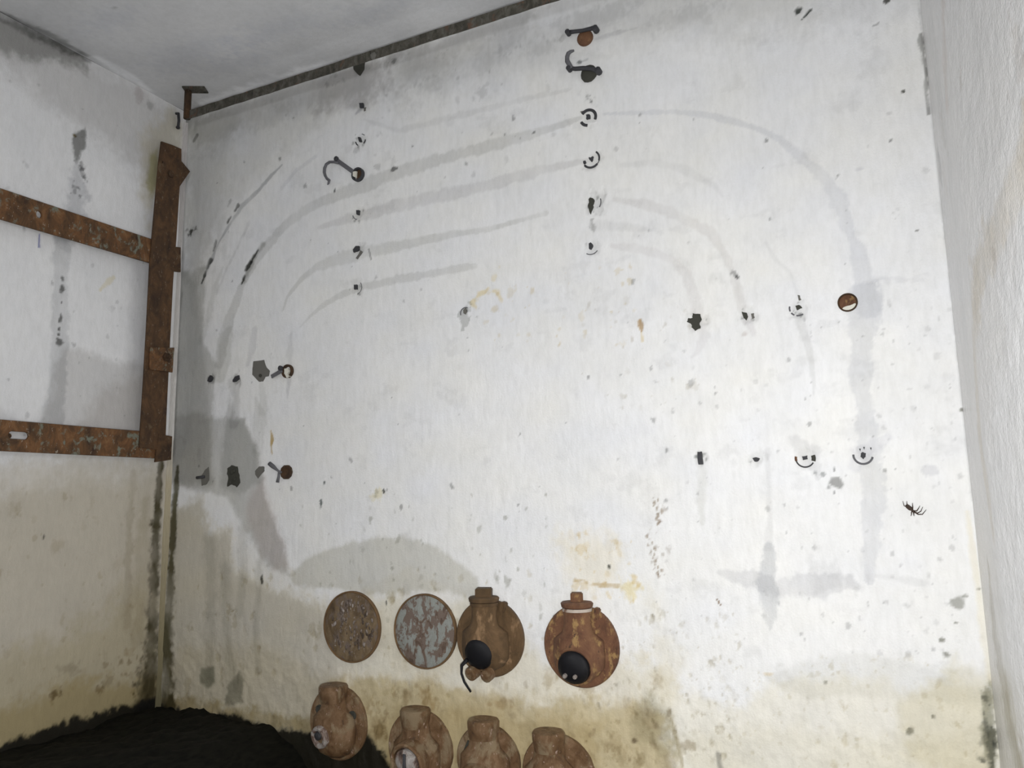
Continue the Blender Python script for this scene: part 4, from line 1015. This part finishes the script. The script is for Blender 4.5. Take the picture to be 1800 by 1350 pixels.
def low_gland(x, z, label, kind, seed, r=.112):
    t_ = thing('stub_gland', (x, 0, z), label, 'cable gland')
    flange(t_, r, RUST_LOW, seed=seed)
    o_ = .030
    hs = housing(t_, RUST_LOW, .044, .112, o_, .078, -.098, 0.6)
    if kind == 'cone': hs.location.x = -.015
    lathe('neck_lip', (-.015 if kind == 'cone' else 0, -o_ - .004, .100), (0, 0, 1), [(-.03, .040), (0, .0455), (.014, .046), (.020, .042), (.022, .030), (.020, .004)], RUST_LOW, t_, 26, True, (True, True), .03, seed)
    if kind == 'holes':
        for q in ((-.066, .036), (.064, .030)):
            lathe('bolt_hole', (q[0], -.018, q[1]), (0, -1, 0), [(0, .014), (.004, .014), (.005, .011), (.002, .009), (.001, .002)], DPLUG, t_, 14)
        nz = Vector((-.022, -.074, -.030)); dd = Vector((-.25, -1, -.15)).normalized()
        lathe('nozzle', nz, dd, [(-.04, .036), (0, .034), (.006, .031), (.004, .022), (-.006, .018), (-.008, .002)], SLIME, t_, 18, True, (False, True), .10, seed)
        lathe('dark_core', nz + dd * -.004 + Vector((-.004, 0, .004)), dd, [(0, .014), (.008, .012), (.010, .004)], IRON, t_, 10)
    elif kind == 'arch':
        nz = Vector((.002, -.072, -.018)); dd = Vector((-.06, -1, -.15)).normalized()
        lathe('nozzle', nz, dd, [(-.05, .060), (0, .058), (.012, .057), (.016, .052), (.012, .046), (-.01, .044)], RUST_LOW, t_, 26, True, (False, True))
        lathe('pipe_core', nz, dd, [(-.01, .043), (.010, .040), (.016, .030), (.018, .004)], SLIME, t_, 20, True, (True, True), .08, seed)
        tube('dark_core', [nz + dd * .020 + Vector((0, 0, .030)), nz + dd * .021, nz + dd * .020 + Vector((0, 0, -.03))], .005, IRON, t_, 8)
    elif kind == 'broken':
        nz = Vector((-.004, -.074, -.048)); dd = Vector((-.1, -1, -.25)).normalized()
        lathe('nozzle', nz, dd, [(-.05, .062), (0, .060), (.010, .057), (.014, .050), (.004, .040), (-.005, .006)], RUST_LOW, t_, 22, True, (False, True), .05, seed)
        prism('dark_gap', [(-.075, .02), (-.060, .052), (-.050, .045), (-.052, .0), (-.06, -.03), (-.07, -.02)], .015, .0195, DPLUG, t_, 0)
    else:
        lathe('cone_plate', (.018, -.045, -.052), (-.10, -1, .10), [(-.035, .080), (0, .076), (.010, .068), (.018, .040), (.020, .005)], RUST_LOW, t_, 30, True, (True, True), .04, seed)
        lathe('bolt_head', (.046, -.062, -.036), (-.1, -1, 0), [(0, .014), (.008, .013), (.010, .008)], RUST_FIT, t_, 10)
        lathe('pipe_boss', (-.058, -.035, -.030), (-.25, -1, 0), [(0, .042), (.03, .040), (.036, .032), (.038, .008)], RUST_LOW, t_, 18, True, (True, True), .06, 7)
    return t_


low_gland(.822, .380, 'rusty cable gland with two dark bolt holes and a whitened nozzle, above the black mud', 'holes', 11)
low_gland(1.128, .338, 'rusty stub-necked gland with an orange arched pipe mouth, second in the bottom row', 'arch', 12)
low_gland(1.357, .332, 'pale rusty stub-necked gland with a dark gap at its left, third in the bottom row', 'broken', 13, .101)
low_gland(1.574, .322, 'rusty gland with a wide overlapping cone plate, right end of the bottom row', 'cone', 14, .108)

# ------------------------------------------------------------------ spider
cx, cz = bk(1607, 893)
bm = bmesh.new()
def tb(pts, rr, n=6):
    P = [Vector(p) for p in pts]; rings = []
    for i_, p_ in enumerate(P):
        rings.append(circle(p_, P[min(i_ + 1, len(P) - 1)] - P[max(i_ - 1, 0)], rr[i_], n))
    for k in range(1, len(rings)):
        best = min(range(n), key=lambda s: sum((rings[k][(i_ + s) % n] - rings[k - 1][i_]).length for i_ in range(n)))
        rings[k] = [rings[k][(i_ + best) % n] for i_ in range(n)]
    loft(bm, rings)
cs = (cx, 0, cz)
def sp(u, v, d): a_, b_ = px(u, v, cs); return (a_, -d, b_)
tb([sp(1592, 888, .008), sp(1595, 890, .009), sp(1600, 894, .009), sp(1603, 897, .008), sp(1606, 899, .008), sp(1609, 901, .007)], [.002, .005, .0052, .002, .0035, .0015], 10)
for pts_ in ([(1602, 896, .008), (1596, 892, .014), (1589, 889, .012), (1587, 881, .001)], [(1602, 896, .008), (1598, 890, .016), (1594, 886, .012), (1594, 881, .001)],
             [(1604, 897, .008), (1604, 891, .015), (1604, 888, .012), (1604, 884, .001)], [(1603, 898, .008), (1602, 901, .014), (1602, 904, .010), (1601, 907, .001)],
             [(1605, 899, .008), (1606, 903, .014), (1606, 905, .009), (1607, 907, .001)], [(1606, 899, .008), (1612, 902, .016), (1618, 899, .014), (1622, 891, .001)],
             [(1606, 899, .008), (1613, 904, .015), (1621, 904, .013), (1628, 896, .001)], [(1605, 898, .008), (1611, 898, .016), (1614, 894, .012), (1617, 889, .001)]):
    tb([sp(*q) for q in pts_], [.0014, .0014, .0011, .0006], 5)
me = bpy.data.meshes.new('spider'); bmesh.ops.recalc_face_normals(bm, faces=bm.faces); bm.to_mesh(me); bm.free()
o = link('spider', me, SPIDER, None, True); o.location = cs
o['label'] = 'small dark brown long-legged spider clinging to the white back wall at right'; o['category'] = 'spider'
